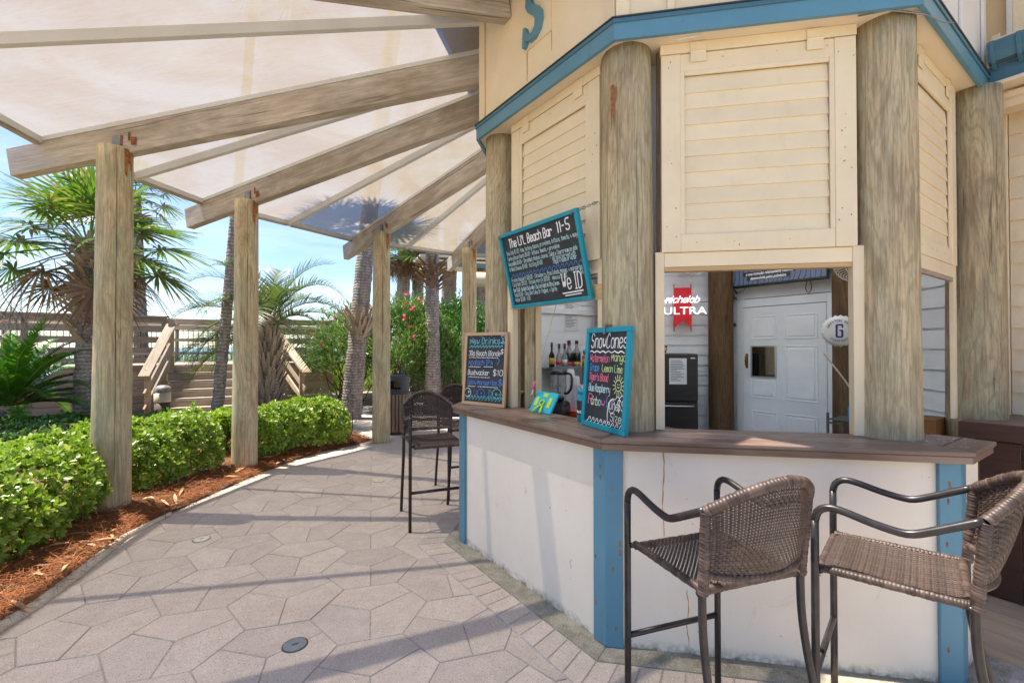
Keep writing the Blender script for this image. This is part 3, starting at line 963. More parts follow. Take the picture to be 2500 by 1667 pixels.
# round brass and grey covers set into the paving
for (x, y), mt, lab in (((-1.166, 2.484), 'g', 'round grey light cover set in the paving nearest the bottom edge'),
                        ((-2.586, 3.84), 'w', 'round pale screw cover in the paving near the largest round post'),
                        ((-1.59, 5.5), 'w', 'small pale round cover in the paving beyond the bar corner')):
    t = thing('ground_cover_plate', lab, 'cover', (x, y, 0), 'round covers set into the paving')
    MB().lathe([(0.066, -0.01), (0.066, .003), (0.060, .004)], 28).obj('rim', STAINLESS if mt == 'w' else CHARCOAL, t, Matrix.Translation((x, y, 0)))
    MB().lathe([(0.058, 0), (0.058, .0055), (0.052, .006), (0.0, .0062)], 28, cap=False).obj('plate', STEEL if mt == 'g' else KERB, t, Matrix.Translation((x, y, 0)))
    MB().box((0, 0, 0), (.03, .007, .003)).obj('slot', CHARCOAL, t, Matrix.Translation((x, y, .0065)) @ Matrix.Rotation(.6, 4, 'Z'))
# ------------------------------------------------------------------ the bar kiosk
K = thing('bar_kiosk', 'eight sided cream beach bar with blue trim, round posts and brown counter', 'bar', (OC.x, OC.y, 0))

def wallpanel(k, s0, s1, z0, z1, o0, o1, mat, name='counter_wall', bevel=0.003):
    M = FM(k, (s0 + s1) / 2, (o0 + o1) / 2, z0)
    return MB().box((0, 0, (z1 - z0) / 2), (s1 - s0, o1 - o0, z1 - z0)).obj(name, mat, K, M, bevel=bevel)

for k, s0, s1 in ((1, -HALF, HALF), (2, -HALF, HALF), (3, -HALF, -0.37), (0, -HALF, HALF)):
    wallpanel(k, s0, s1, 0.006, 1.062, -0.09, 0.0, STUCCO)
# blue corner boards
TR = 0.022; TRE = TR * math.tan(R(22.5))
for k, ends in ((0, (1,)), (1, (-1, 1)), (2, (-1, 1)), (3, (-1,))):
    for e in ends:
        a, b_ = sorted((e * (HALF - 0.082), e * (HALF + TRE)))
        M = FM(k, (a + b_) / 2, TR / 2, 0.012)
        MB().box((0, 0, 0.524), (b_ - a, TR, 1.048)).obj('corner_board', BLUE, K, M, bevel=0.004)
fbox('end_board', 3, -0.372, -0.352, -0.09, 0.004, 0.01, 1.06, DARKBROWN, K)
# rust runs and scuffs on the stucco
def stain(k, s, z0, z1, w, mat, parent):
    pts = []
    n = 14
    for i in range(n + 1):
        t = i / n
        pts.append((s + 0.006 * math.sin(9 * t + s * 50) + 0.003 * random.uniform(-1, 1), z1 + (z0 - z1) * t))
    mb = MB(); vs = []
    for i, (a, z) in enumerate(pts):
        ww = w * (0.4 + 0.6 * abs(math.sin(5.3 * i + s * 7))) * (1 if i < n else .3)
        vs += [tuple(FP(k, a - ww, 0.0006, z)), tuple(FP(k, a + ww, 0.0006, z))]
    mb.add(vs, [(2 * i, 2 * i + 1, 2 * i + 3, 2 * i + 2) for i in range(n)])
    return mb.obj('rust_run', RUSTRUN, parent)
RUSTRUN = plain('rust_run', (0.50, 0.27, 0.07), 0.8, 0.0, 0.3, 30)
stain(2, -0.52, 0.60, 1.06, 0.0035, None, K); stain(2, -0.40, 0.05, 0.34, 0.003, None, K); stain(1, 0.52, 0.30, 0.36, 0.003, None, K); stain(1, 0.08, 0.62, 0.66, 0.003, None, K)

# counter: mitred planks, a nosing board below their edge
CT = 1.12
def plank_poly(k, o0, o1, s1=None):
    p = [OV(k - 1, o0), OV(k, o0), OV(k, o1), OV(k - 1, o1)]
    if s1 is not None:
        a = FP(k, s1, o0, 0); b_ = FP(k, s1, o1, 0)
        p[1] = Vector((a.x, a.y)); p[2] = Vector((b_.x, b_.y))
    return p
def plank(k, o0, o1, z0, z1, name, s1=None, bevel=0.006):
    M = FM(k, 0, 0, 0); Mi = M.inverted()
    poly = [Mi @ Vector((p.x, p.y, 0)) for p in plank_poly(k, o0, o1, s1)]
    MB().prism([(p.x, p.y) for p in poly], z0, z1).obj(name, COUNTER, K, M, bevel=bevel)
for k, s1 in ((0, None), (1, None), (2, None), (3, -0.43)):
    for o0, o1 in ((0.080, -0.047), (-0.052, -0.180), (-0.185, -0.318)):
        plank(k, o0, o1, 1.0965, CT, 'counter_plank', s1)
    plank(k, 0.068, 0.030, 1.060, 1.0945, 'counter_nosing', s1, 0.004)
fbox('counter_nosing', 3, -0.452, -0.428, 0.066, -0.40, 1.060, 1.0945, COUNTER, K)
# gull droppings on the far end of the counter
DROP = plain('bird_dropping', (0.78, 0.77, 0.73), 0.9)
mb = MB()
for i in range(60):
    s, o = random.uniform(-.80, -.45), random.uniform(-.30, .04)
    p = FP(3, s, o, CT + .0012); r = random.uniform(.0015, .009)
    mb.add([(p.x + r * random.uniform(.6, 1.3) * math.cos(a), p.y + r * random.uniform(.5, 1.2) * math.sin(a), p.z + i * 1e-6) for a in np.linspace(0, 6.28, 8)[:-1]], [tuple(range(7))])
kind(mb.obj('droppings', DROP, K), 'stuff')

# round posts on the counter
def pile(name, x, y, z0, z1, r0, r1, mat, parent, n=40, wob=0.0035, seed=0):
    rs = np.random.default_rng(seed + 100)
    nz = 26
    ph = rs.uniform(0, 6.28, 4)
    vs = []; fs = []
    for i in range(nz + 1):
        t = i / nz
        z = (z1 - z0) * t
        for k in range(n):
            a = 2 * math.pi * k / n
            r = r0 + (r1 - r0) * t + wob * (math.sin(2 * a + ph[0] + 2 * t) * .6 + .5 * math.sin(3 * a + ph[1] - 3 * t) + .35 * math.sin(7 * a + ph[2] + 9 * t))
            vs.append((r * math.cos(a) + .004 * math.sin(3.1 * t + ph[3]), r * math.sin(a), z))
    for i in range(nz):
        for k in range(n):
            l = (k + 1) % n
            fs.append((i * n + k, i * n + l, (i + 1) * n + l, (i + 1) * n + k))
    fs.append(tuple(range(n - 1, -1, -1))); fs.append(tuple(nz * n + k for k in range(n)))
    M = Matrix.Translation((x, y, z0)) @ Matrix.Rotation(rs.uniform(0, 6.28), 4, 'Z')
    o = MB().add(vs, fs).obj(name, mat, parent, M)
    me = o.data
    me.polygons.foreach_set('use_smooth', [len(p.vertices) == 4 for p in me.polygons])
    return o
def polar(r, k): a = R(PHI + 45 * k); return OC.x + r * math.cos(a), OC.y + r * math.sin(a)
PR = 1.777
kposts = [polar(PR, 0), polar(PR, 1), (2.045, 2.512), (3.2, 3.17)]
for i, (x, y) in enumerate(kposts):
    pile('post', x, y, 0.06, 3.352, .160, .148 if i else .135, PILE2, K, seed=i)
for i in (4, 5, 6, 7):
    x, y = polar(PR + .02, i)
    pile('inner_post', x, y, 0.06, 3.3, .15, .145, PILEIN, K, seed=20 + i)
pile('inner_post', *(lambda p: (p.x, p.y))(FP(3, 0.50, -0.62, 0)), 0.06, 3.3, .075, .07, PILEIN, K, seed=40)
# rust bleeding down the front post from bolts

# soffit, ceiling, fascia, upper walls, roof
ZS = 3.35
mb = MB()
for k in range(8):
    a = [OV(k - 1, -.135), OV(k, -.135), OV(k, -.62), OV(k - 1, -.62)]
    mb.prism([tuple(p) for p in a], ZS, ZS + .015)
mb.obj('soffit', CEIL, K)
for k in (4, 5, 6, 7):
    MB().prism([tuple(p) for p in (OV(k - 1, .10), OV(k, .10), OV(k, -.134), OV(k - 1, -.134))], ZS - .004, ZS + .012).obj('eave_sun_block', CEIL, K)  # added unseen to block sun falling through the slot along the back walls
# flat white ceiling; light well and lantern are added unseen to brighten the interior
for k in range(8):
    MB().prism([tuple(p) for p in (OV(k - 1, -.40), OV(k, -.40), OV(k, -.58), OV(k - 1, -.58))], ZS + .02, ZS + .05).obj('ceiling', GREYWALL, K)
    a, b_ = OV(k - 1, -.58), OV(k, -.58)
    MB().add([(a.x, a.y, ZS + .05), (b_.x, b_.y, ZS + .05), (b_.x, b_.y, 5.27), (a.x, a.y, 5.27)], [(0, 1, 2, 3)]).obj('added_light_well', GREYWALL, K)
def ring_side(o0, o1, z0, z1, name, mat, ks=range(8), bevel=0.003):
    for k in ks:
        M = FM(k, 0, 0, 0); Mi = M.inverted()
        poly = [Mi @ Vector((p.x, p.y, 0)) for p in (OV(k - 1, o0), OV(k, o0), OV(k, o1), OV(k - 1, o1))]
        MB().prism([(p.x, p.y) for p in poly], z0, z1).obj(name, mat, K, M, bevel=bevel)
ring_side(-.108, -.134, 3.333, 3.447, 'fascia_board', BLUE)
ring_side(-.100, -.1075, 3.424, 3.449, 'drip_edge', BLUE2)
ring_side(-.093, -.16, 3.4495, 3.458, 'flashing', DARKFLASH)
for k in range(8):
    wallpanel(k, -HALF + .06, HALF - .06, 3.459, 4.80, -.20, -.145, SKYLITWALL if k in (3, 4, 5) else CREAM, 'upper_wall')
for k in (1, 2, 3, 0):
    for e in (-1, 1):
        a, b_ = sorted((e * (HALF - .135), e * (HALF - .06)))
        fbox('upper_corner_board', k, a, b_, -.143, -.128, 3.459, 4.80, SKYLITWALL if k == 3 else CREAM, K)
fbox('batten', 2, -.47, -.43, -.144, -.130, 3.459, 4.80, CREAM, K)
fbox('batten', 2, .40, .44, -.144, -.130, 3.459, 4.80, CREAM, K)
fbox('batten', 3, .1, .14, -.144, -.130, 3.459, 4.80, SKYLITWALL, K)
# sign panel above the left counter with a raised blue letter
fbox('sign_panel', 1, -.10, .176, -.1445, -.132, 3.735, 4.70, CREAM, K, bevel=0.002)
def wall_run(s, z0, z1, w):
    mb = MB(); vs = []
    for i in range(9):
        t = i / 8
        vs += [tuple(FP(1, s - w * (1 - .5 * t), -.1435, z1 + (z0 - z1) * t)), tuple(FP(1, s + w * (1 - .5 * t), -.1435, z1 + (z0 - z1) * t))]
    mb.add(vs, [(2 * i, 2 * i + 1, 2 * i + 3, 2 * i + 2) for i in range(8)]).obj('rust_run', RUSTRUN, K)
wall_run(-.098, 3.52, 3.735, .006); wall_run(.178, 3.60, 3.735, .004)
sp = [(.135, .30), (.165, .40), (.155, .40), (.135, .375), (.10, .405), (.05, .405), (.01, .37), (.005, .31), (.03, .265), (.08, .225), (.105, .185), (.10, .145), (.07, .12), (.035, .125), (.01, .16), (.0, .19), (-.02, .19), (-.03, .07), (-.01, .07), (.005, .10), (.04, .08), (.09, .08), (.14, .115), (.16, .17), (.155, .22), (.12, .265), (.075, .30), (.055, .335), (.065, .365), (.09, .37), (.115, .345), (.12, .305)]
sp = [(x - .065, z - .24) for x, z in sp]
M = FM(1, 0.005, -.128, 3.935) @ Matrix.Diagonal((1.12, 1, 1.12, 1))
mb = MB(); n = len(sp)
mb.add([(x, -.03, z) for x, z in sp] + [(x, 0.004, z) for x, z in sp], [tuple(range(n)), tuple(range(2 * n - 1, n - 1, -1))] + [(i, n + i, n + (i + 1) % n, (i + 1) % n) for i in range(n)])
mb.obj('raised_letter', BLUE, K, M)
# roof
mb = MB()
for k in range(8):
    a, b_ = OV(k - 1, .40), OV(k, .40)
    c, d_ = OV(k - 1, -.57), OV(k, -.57)
    mb.add([(a.x, a.y, 4.72), (b_.x, b_.y, 4.72), (b_.x, b_.y, 4.84), (a.x, a.y, 4.84), (d_.x, d_.y, 5.32), (c.x, c.y, 5.32)], [(0, 1, 2, 3), (3, 2, 4, 5)])
    e_, f_ = OV(k - 1, -.3), OV(k, -.3)
    mb.add([(a.x, a.y, 4.72), (b_.x, b_.y, 4.72), (f_.x, f_.y, 4.72), (e_.x, e_.y, 4.72)], [(3, 2, 1, 0)])
mb.obj('roof', CREAM2, K)
mb = MB()
for k in range(8):
    c, d_ = OV(k - 1, -.55), OV(k, -.55)
    mb.add([(c.x, c.y, 5.34), (d_.x, d_.y, 5.34), (OC.x, OC.y, 5.7)], [(0, 1, 2)])
mb.obj('added_lantern', ADDED_LANTERN, K)  # added out of view so that daylight reaches the room

# shutters folded down over the upper half of the openings
def shutter(k, s0, s1, z0=2.145, z1=3.285):
    o = -.23
    fr = MB()
    w = s1 - s0; h = z1 - z0
    st = .105
    M = FM(k, (s0 + s1) / 2, o - .0225, z0)
    for cx in (-(w - st) / 2, (w - st) / 2):
        fr.box((cx, 0, h / 2), (st, .045, h))
    fr.box((0, 0.003, .05), (w - 2 * st, .042, .10))
    fr.box((0, 0.003, h - .05), (w - 2 * st, .042, .10))
    sh = fr.obj('shutter', CREAM, K, M, bevel=.003)
    iw = w - 2 * st
    mo = MB()
    for cx in (-(iw - .024) / 2, (iw - .024) / 2):
        mo.box((cx, -.012, h / 2), (.024, .014, h - .2))
    mo.box((0, -.012, h - .112), (iw - .05, .014, .024))
    mo.obj('moulding', CREAM, sh, M, bevel=.002)
    ns = 10
    hh = (h - .2 - .026) / ns
    me = MB().box((0, 0, 0), (iw - .048, .012, hh + .010)).mesh('slat')
    for i in range(ns):
        Ms = M @ Matrix.Translation((0, .006, .10 + hh * (i + .5))) @ Matrix.Rotation(R(-5.5), 4, 'X')
        mesh_obj('slat', me, CREAM, sh, Ms)
    hm = MB().box((0, -.002, .03), (.085, .008, .055)).box((0, -.002, -.03), (.085, .008, .055)).tube([(-.042, -.006, 0), (.042, -.006, 0)], .007, 8)
    for sx in (-.6, .6):
        hm.obj('hinge', CREAM, sh, M @ Matrix.Translation((sx * w / 2, -.024, h + .002)), bevel=.002)
    nl = MB()
    for q in range(26):
        sx = random.choice((-1, 1)) * (w / 2 - random.uniform(.012, .095)); zz = random.uniform(.02, h - .02)
        if random.random() < .35: sx = random.uniform(-.4, .4) * w; zz = random.choice((.03, .05, h - .04))
        r_ = random.uniform(.0018, .0038)
        nl.add([(sx + r_ * math.cos(a), -.0237, zz + r_ * math.sin(a) * random.uniform(1, 1.8)) for a in np.linspace(0, 6.28, 7)[:-1]], [tuple(range(6))])
    kind(nl.obj('nail_holes', RUST, sh, M), 'stuff')
    # rail on the soffit that carries the hinges
    fbox('hinge_rail', k, s0 - .005, s1 + .005, o - .045, o + .0, z1 + .006, ZS - .001, CREAM, K)
    return sh
shutter(2, -.49, .522); shutter(1, -.425, .535); shutter(3, -.50, .45); shutter(0, -.5, .5)
for k, a0, a1, b0, b1 in ((2, -.525, -.475, .505, .56), (1, -.50, -.43, .50, .545), (3, -.53, -.48, .39, .45)):
    for s0, s1 in ((a0, a1), (b0, b1)):
        fbox('jamb', k, s0, s1, -.30 if k != 3 else -.262, -.245 if k != 3 else -.236, CT + .001, 2.15, CREAM, K)
    fbox('opening_header', k, a1 + .001, b0 - .001, -.298 if k != 3 else -.26, -.247 if k != 3 else -.237, 2.062, 2.143, CREAM, K)
    fbox('raw_header', k, a1 + .001, b0 - .001, -.30 if k != 3 else -.26, -.25 if k != 3 else -.24, 2.036, 2.061, PINE if k == 2 else DECK, K)
    fbox('backer', k, a0 - .0, b1 + .0, -.46, -.405, 2.10, 3.34, WHITEWALL, K)
fbox('dark_gap_strip', 2, -.512, -.495, -.29, -.26, 2.16, 3.33, PILEIN, K)  # dark strip filling the gap between post and shutter
# loose wire under the soffit and cable at the right post
cable_pts = [FP(2, .50, -.165, 3.345), FP(2, .62, -.13, 3.335), Vector((2.14, 2.36, 3.325)), Vector((2.2, 2.36, 3.30)), Vector((2.28, 2.40, 3.312)), Vector((2.37, 2.44, 3.335))]
MB().tube(cable_pts, .004, 6).obj('loose_cable', STEEL, K, smooth=True)
MB().tube([FP(2, -.43, -.17, 3.335), FP(2, -.40, -.165, 3.330), FP(2, -.33, -.17, 3.338), FP(2, -.28, -.17, 3.349)], .003, 6).obj('loose_cable', WHITEP, K, smooth=True)
# jamb stack of the left opening: inner trim and dark edge seen behind the left post
fbox('inner_trim', 1, -.425, -.395, -.44, -.36, .9, 2.1, PILE, K)
fbox('inner_trim', 1, -.40, -.38, -.50, -.45, .9, 2.1, CREAM, K)
# raw plank across the left opening
fbox('raw_plank', 1, -.445, .545, -.262, -.236, 1.895, 1.992, PINE, K)

# interior: floor, clapboard walls, wide panels
MB().prism([tuple(OV(k, -.10)) for k in range(8)], 0.0, 0.05).obj('interior_floor', CONC, K)
def clap(k, s0, s1, z0, z1, step, mat, o=-.05, back=True):
    if back:
        w = fbox('interior_wall', k, s0, s1, o + .04, o + .005, z0, z1, mat, K)
    else:
        w = back
    n = int((z1 - z0) / step)
    M0 = FM(k, (s0 + s1) / 2, o, 0)
    me = MB().add([(-(s1 - s0) / 2, 0.0, -step / 2), ((s1 - s0) / 2, 0, -step / 2), ((s1 - s0) / 2, .018, -step / 2 - .004), (-(s1 - s0) / 2, .018, -step / 2 - .004),
                   (-(s1 - s0) / 2, 0.0, step / 2), ((s1 - s0) / 2, 0, step / 2), ((s1 - s0) / 2, .004, step / 2), (-(s1 - s0) / 2, .004, step / 2)],
                  [(3, 2, 1, 0), (3, 7, 6, 2), (7, 4, 5, 6), (0, 1, 5, 4), (0, 4, 7, 3), (1, 2, 6, 5)]).mesh('clapboard')
    for i in range(n):
        mesh_obj('clapboard', me, mat, w, M0 @ Matrix.Translation((0, 0, z0 + step * (i + .5))))
    return w
clap(6, -HALF + .02, HALF - .02, .06, 3.34, .131, WHITEWALL)
clap(5, .535, HALF - .02, .06, 2.20, .131, WHITEWALL)
clap(5, -HALF + .02, -.43, .06, 2.20, .131, WHITEWALL)
clap(5, -HALF + .02, HALF - .02, 2.205, 3.34, .131, WHITEWALL)
clap(4, -HALF + .36, HALF - .02, .06, 3.34, .17, WHITEWALL)
w7 = fbox('interior_wall', 7, -HALF + .02, HALF - .02, -.01, -.045, .06, 3.34, GREYWALL, K)
for z0, z1 in ((.95, 1.10), (1.105, 1.625), (1.63, 2.14), (2.145, 2.66)):
    fbox('wall_panel', 7, -HALF + .03, HALF - .03, -.047, -.058, z0, z1, GREYWALL, w7)
fbox('moulding', 7, -HALF + .03, HALF - .03, -.06, -.085, 2.02, 2.09, WHITEWALL, w7)

fbox('interior_wall', 5, -HALF + .02, HALF - .02, -.005, -.008, .05, 3.34, PILEIN, K)  # dark sheet added behind the door so its gaps read as shade
# door with six raised panels, a small pane and a pull
DS0, DS1 = -.408, .516
dM = FM(5, (DS0 + DS1) / 2, -.075, .06)
dw = DS1 - DS0
# seen from inside: local +x is to the left, local +y towards the room
door = MB().box((0, 0, 1.012), (dw, .04, 2.025)).obj('door', DOORWHITE, K, dM, bevel=.002)
cols = ((.116, .426), (.543, .90)); rowsz = ((1.64, 1.91), (.93, 1.55), (.15, .76))
for ci, (a, b_) in enumerate(cols):
    for ri, (z0, z1) in enumerate(rowsz):
        cx = dw / 2 - dw * (a + b_) / 2
        w = dw * (b_ - a)
        if ci == 0 and ri == 1:
            pz0, pz1 = 1.18, 1.55
            z1 = 1.165
            fm = MB()
            for xx in (cx - w / 2, cx + w / 2): fm.box((xx, .026, (pz0 + pz1) / 2), (.014, .014, pz1 - pz0 + .014))
            for zz in (pz0, pz1): fm.box((cx, .026, zz), (w, .012, .014))
            pn = fm.obj('pane_frame', STAINLESS, door, dM)
            MB().box((cx, .024, (pz0 + pz1) / 2), (w - .014, .006, pz1 - pz0 - .012)).obj('pane', MIRROR, door, dM)
        if ci == 0 and ri == 1:
            z0 = .93
        pm = MB()
        pm.box((cx, .020, (z0 + z1) / 2), (w - .05, .014, z1 - z0 - .05))
        for xx in (cx - w / 2, cx + w / 2): pm.box((xx, .020, (z0 + z1) / 2), (.014, .012, z1 - z0 + .014))
        for zz in (z0, z1): pm.box((cx, .0205, zz), (w - .014, .012, .014))
        pm.obj('door_panel', DOORWHITE, door, dM, bevel=.005)
hx = dw / 2 - dw * .055
MB().tube([(hx, .02, 1.30), (hx, .055, 1.32), (hx, .062, 1.37), (hx, .055, 1.42), (hx, .02, 1.44)], .009, 8).box((hx, .024, 1.37), (.03, .006, .18)).obj('door_pull', RUST, door, dM, smooth=True)
for s0, s1, z0, z1 in ((DS1 + .003, DS1 + .085, .06, 2.19), (DS0 - .085, DS0 - .003, .06, 2.19), (DS0 - .002, DS1 + .002, 2.094, 2.19)):
    fbox('door_casing', 5, s0, s1, -.052, -.092, z0, z1, DOORWHITE, K)
fbox('door_gap', 5, DS0 - .0025, DS0 - .0005, -.05, -.09, .06, 2.09, BLACKP, K)

# inner work counter under the left opening
IW = thing('work_counter', 'low brown work counter inside the bar behind the left counter', 'counter', tuple(FP(1, 0, -.9, 0)))
fbox('worktop', 1, -.55, .55, -.525, -1.30, .93, .96, DARKBROWN, IW)
for s in (-.5, .5):
    fbox('side_panel', 1, s - .012, s + .012, -.60, -1.25, .05, .929, DARKBROWN, IW)
fbox('splash_board', 1, -.58, .6, -.53, -.555, .80, 1.03, DARKBROWN, IW)

# ------------------------------------------------------------------ main building to the right, far counter
Q = Vector((3.50, 3.31, 0))
MBd = thing('main_building', 'cream clapboard building joined to the right end of the bar', 'building', tuple(Q))
def QP(s, o, z): return Q + d1v * s + n1v * o + Vector((0, 0, z))
def qbox(name, s0, s1, o0, o1, z0, z1, mat, parent, bevel=.003):
    M = frame(QP((s0 + s1) / 2, (o0 + o1) / 2, (z0 + z1) / 2), d1v, z=(0, 0, 1))
    return MB().box((0, 0, 0), (s1 - s0, abs(o1 - o0), z1 - z0)).obj(name, mat, parent, M, bevel=bevel)
qw = qbox('wall', -.12, 4.5, -.15, -.03, 0, 5.4, CREAM2, MBd)
step = .152
me = MB().add([(-2.2, 0.0, -step / 2), (2.2, 0, -step / 2), (2.2, .024, -step / 2 - .003), (-2.2, .024, -step / 2 - .003), (-2.2, 0.0, step / 2), (2.2, 0, step / 2), (2.2, .004, step / 2), (-2.2, .004, step / 2)],
              [(3, 2, 1, 0), (3, 7, 6, 2), (7, 4, 5, 6), (0, 1, 5, 4), (0, 4, 7, 3), (1, 2, 6, 5)]).mesh('clapboard')
for i in range(15):
    M = frame(QP(2.27, -.02, 1.13 + step * (i + .5)), -d1v, z=(0, 0, 1))
    mesh_obj('clapboard', me, CREAM2, qw, M)
qbox('corner_board', -.06, .065, -.029, .014, 1.12, 3.4, CREAM, MBd)
qbox('soffit', -.05, 4.5, .02, .34, 3.36, 3.385, CEIL, MBd)
# cream box gutter under the eave
prof = [(0, .0), (.115, .01), (.125, .055), (.118, .075), (.128, .10), (.128, .115), (0, .115)]
def extr(prof, s0, s1, o, z, mat, name, parent):
    n = len(prof)
    a = [tuple(QP(s0, o + p[0], z + p[1])) for p in prof]; b_ = [tuple(QP(s1, o + p[0], z + p[1])) for p in prof]
    return MB().add(a + b_, [tuple(range(n)), tuple(range(2 * n - 1, n - 1, -1))] + [(i, n + i, n + (i + 1) % n, (i + 1) % n) for i in range(n)]).obj(name, mat, parent, bevel=.003)
extr(prof, -.07, 4.5, .09, 3.225, BROWNTANK, 'cream_gutter', MBd)
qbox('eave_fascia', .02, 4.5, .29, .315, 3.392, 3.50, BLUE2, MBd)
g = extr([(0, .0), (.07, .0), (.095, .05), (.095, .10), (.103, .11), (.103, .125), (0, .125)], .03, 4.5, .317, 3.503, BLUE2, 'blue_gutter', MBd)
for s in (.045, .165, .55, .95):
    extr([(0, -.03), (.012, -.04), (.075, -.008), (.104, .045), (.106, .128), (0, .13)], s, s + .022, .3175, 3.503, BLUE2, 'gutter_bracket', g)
qbox('eave_trim', .03, 4.5, .06, .29, 3.63, 3.70, CREAM, MBd)
qbox('upper_corner_board', .0, .045, .03, .07, 3.70, 3.83, CREAM, MBd)
qbox('window_sill', .06, 1.1, .03, .10, 3.74, 3.77, CREAM, MBd)
wf = qbox('window', .075, .10, .02, .07, 3.77, 5.2, ALU, MBd)
qbox('window_shade', .10, 1.0, .02, .03, 3.77, 5.2, plain('roller_shade', (0.72, 0.63, 0.45), 0.8, 0, .05, 60), wf)

SB = thing('side_bar_counter', 'chocolate brown counter with panelled front at the far right edge', 'counter', (2.92, 3.01, 0))
def SP(s, o, z): return Vector((2.919, 3.009, 0)) + d1v * s + n1v * o + Vector((0, 0, z))
def sbox(name, s0, s1, o0, o1, z0, z1, mat, parent, bevel=.004):
    M = frame(SP((s0 + s1) / 2, (o0 + o1) / 2, (z0 + z1) / 2), d1v, z=(0, 0, 1))
    return MB().box((0, 0, 0), (s1 - s0, abs(o1 - o0), z1 - z0)).obj(name, mat, parent, M, bevel=bevel)
sbox('apron', 0, 3, -.03, .0, 1.015, 1.117, DARKBROWN, SB)
for i in range(4):
    sbox('plank', 0.0, 3, -.033 - .14 * i - .137, -.033 - .14 * i, 1.098, 1.119, COUNTER, SB)
sbox('front_panel', .0, .27, -.10, -.07, .02, 1.0, DARKBROWN, SB)
sbox('front_panel', .275, 3, -.10, -.07, .02, 1.0, DARKBROWN, SB)
sbox('back_board', -.33, -.02, -.32, -.29, .9, 1.10, DARKBROWN, SB)
sbox('shelf_box', -.38, -.12, -.05, -.30, .98, 1.10, wood('orange_shelf_wood', (0.16, 0.07, 0.02), (0.26, 0.12, 0.04), 'X', .6), SB)

# rust that has bled down the round posts from their fixings
def rust_patch(x, y, z1, L, r, a0, a1, parent, seed):
    rs = random.Random(seed)
    n, mth = 7, 8
    vs = []; fs = []
    for i in range(n + 1):
        a = R(a0 + (a1 - a0) * i / n)
        end = L * rs.uniform(.35, 1.0)
        for j in range(mth + 1):
            vs.append((x + r * math.cos(a), y + r * math.sin(a), z1 - end * j / mth))
    for i in range(n):
        for j in range(mth):
            q = i * (mth + 1) + j
            fs.append((q, q + mth + 1, q + mth + 2, q + 1))
    return MB().add(vs, fs).obj('rust_run', RUST2, parent, smooth=True)
RUST2 = plain('brown_rust', (0.30, 0.125, 0.04), 0.9, 0.0, 0.6, 40, 0.4)
rust_patch(*kposts[1], 3.12, .30, .1555, -140, -131, K, 1)
rust_patch(*kposts[1], 3.10, .10, .1555, -128, -125, K, 2)

nb = MB()
for k, sg in ((1, 1), (2, -1), (2, 1), (1, -1)):
    for q in range(5):
        p = sg * (HALF - random.uniform(.015, .07)); z = random.uniform(.12, 1.0); r_ = random.uniform(.003, .007)
        vs = [tuple(FP(k, p + r_ * math.cos(a), TR + .0012, z + r_ * 1.6 * math.sin(a) - (.012 if 3.5 < a < 5.5 else 0))) for a in np.linspace(0, 6.28, 9)[:-1]]
        nb.add(vs, [tuple(range(8))])
kind(nb.obj('rusty_nail_spots', RUST2, K), 'stuff')

CRACK = plain('dark_wood_crack', (0.045, 0.032, 0.02), 0.95)
def crack(x, y, z0, z1, r, a, parent, seed, w=.0022):
    rs = random.Random(seed)
    n = 16; vs = []
    da = 0.0
    for i in range(n + 1):
        t = i / n
        da += rs.uniform(-.012, .012)
        hw = w * math.sin(math.pi * min(1, max(0.02, t))) ** .6 / r * rs.uniform(.6, 1.2)
        for e in (-1, 1):
            b_ = R(a) + da + e * hw
            vs.append((x + r * math.cos(b_), y + r * math.sin(b_), z1 + (z0 - z1) * t))
    return MB().add(vs, [(2 * i, 2 * i + 1, 2 * i + 3, 2 * i + 2) for i in range(n)]).obj('drying_crack', CRACK, parent)
for i, (x, y) in enumerate(kposts):
    ca = math.degrees(math.atan2(-y, -x))
    for q in range(4):
        z0 = random.uniform(1.3, 2.4)
        crack(x, y, z0, z0 + random.uniform(.4, 1.1), .1635 if z0 < 2 else .160, ca + random.uniform(-62, 62), K, 30 + 7 * i + q, random.uniform(.0009, .002))
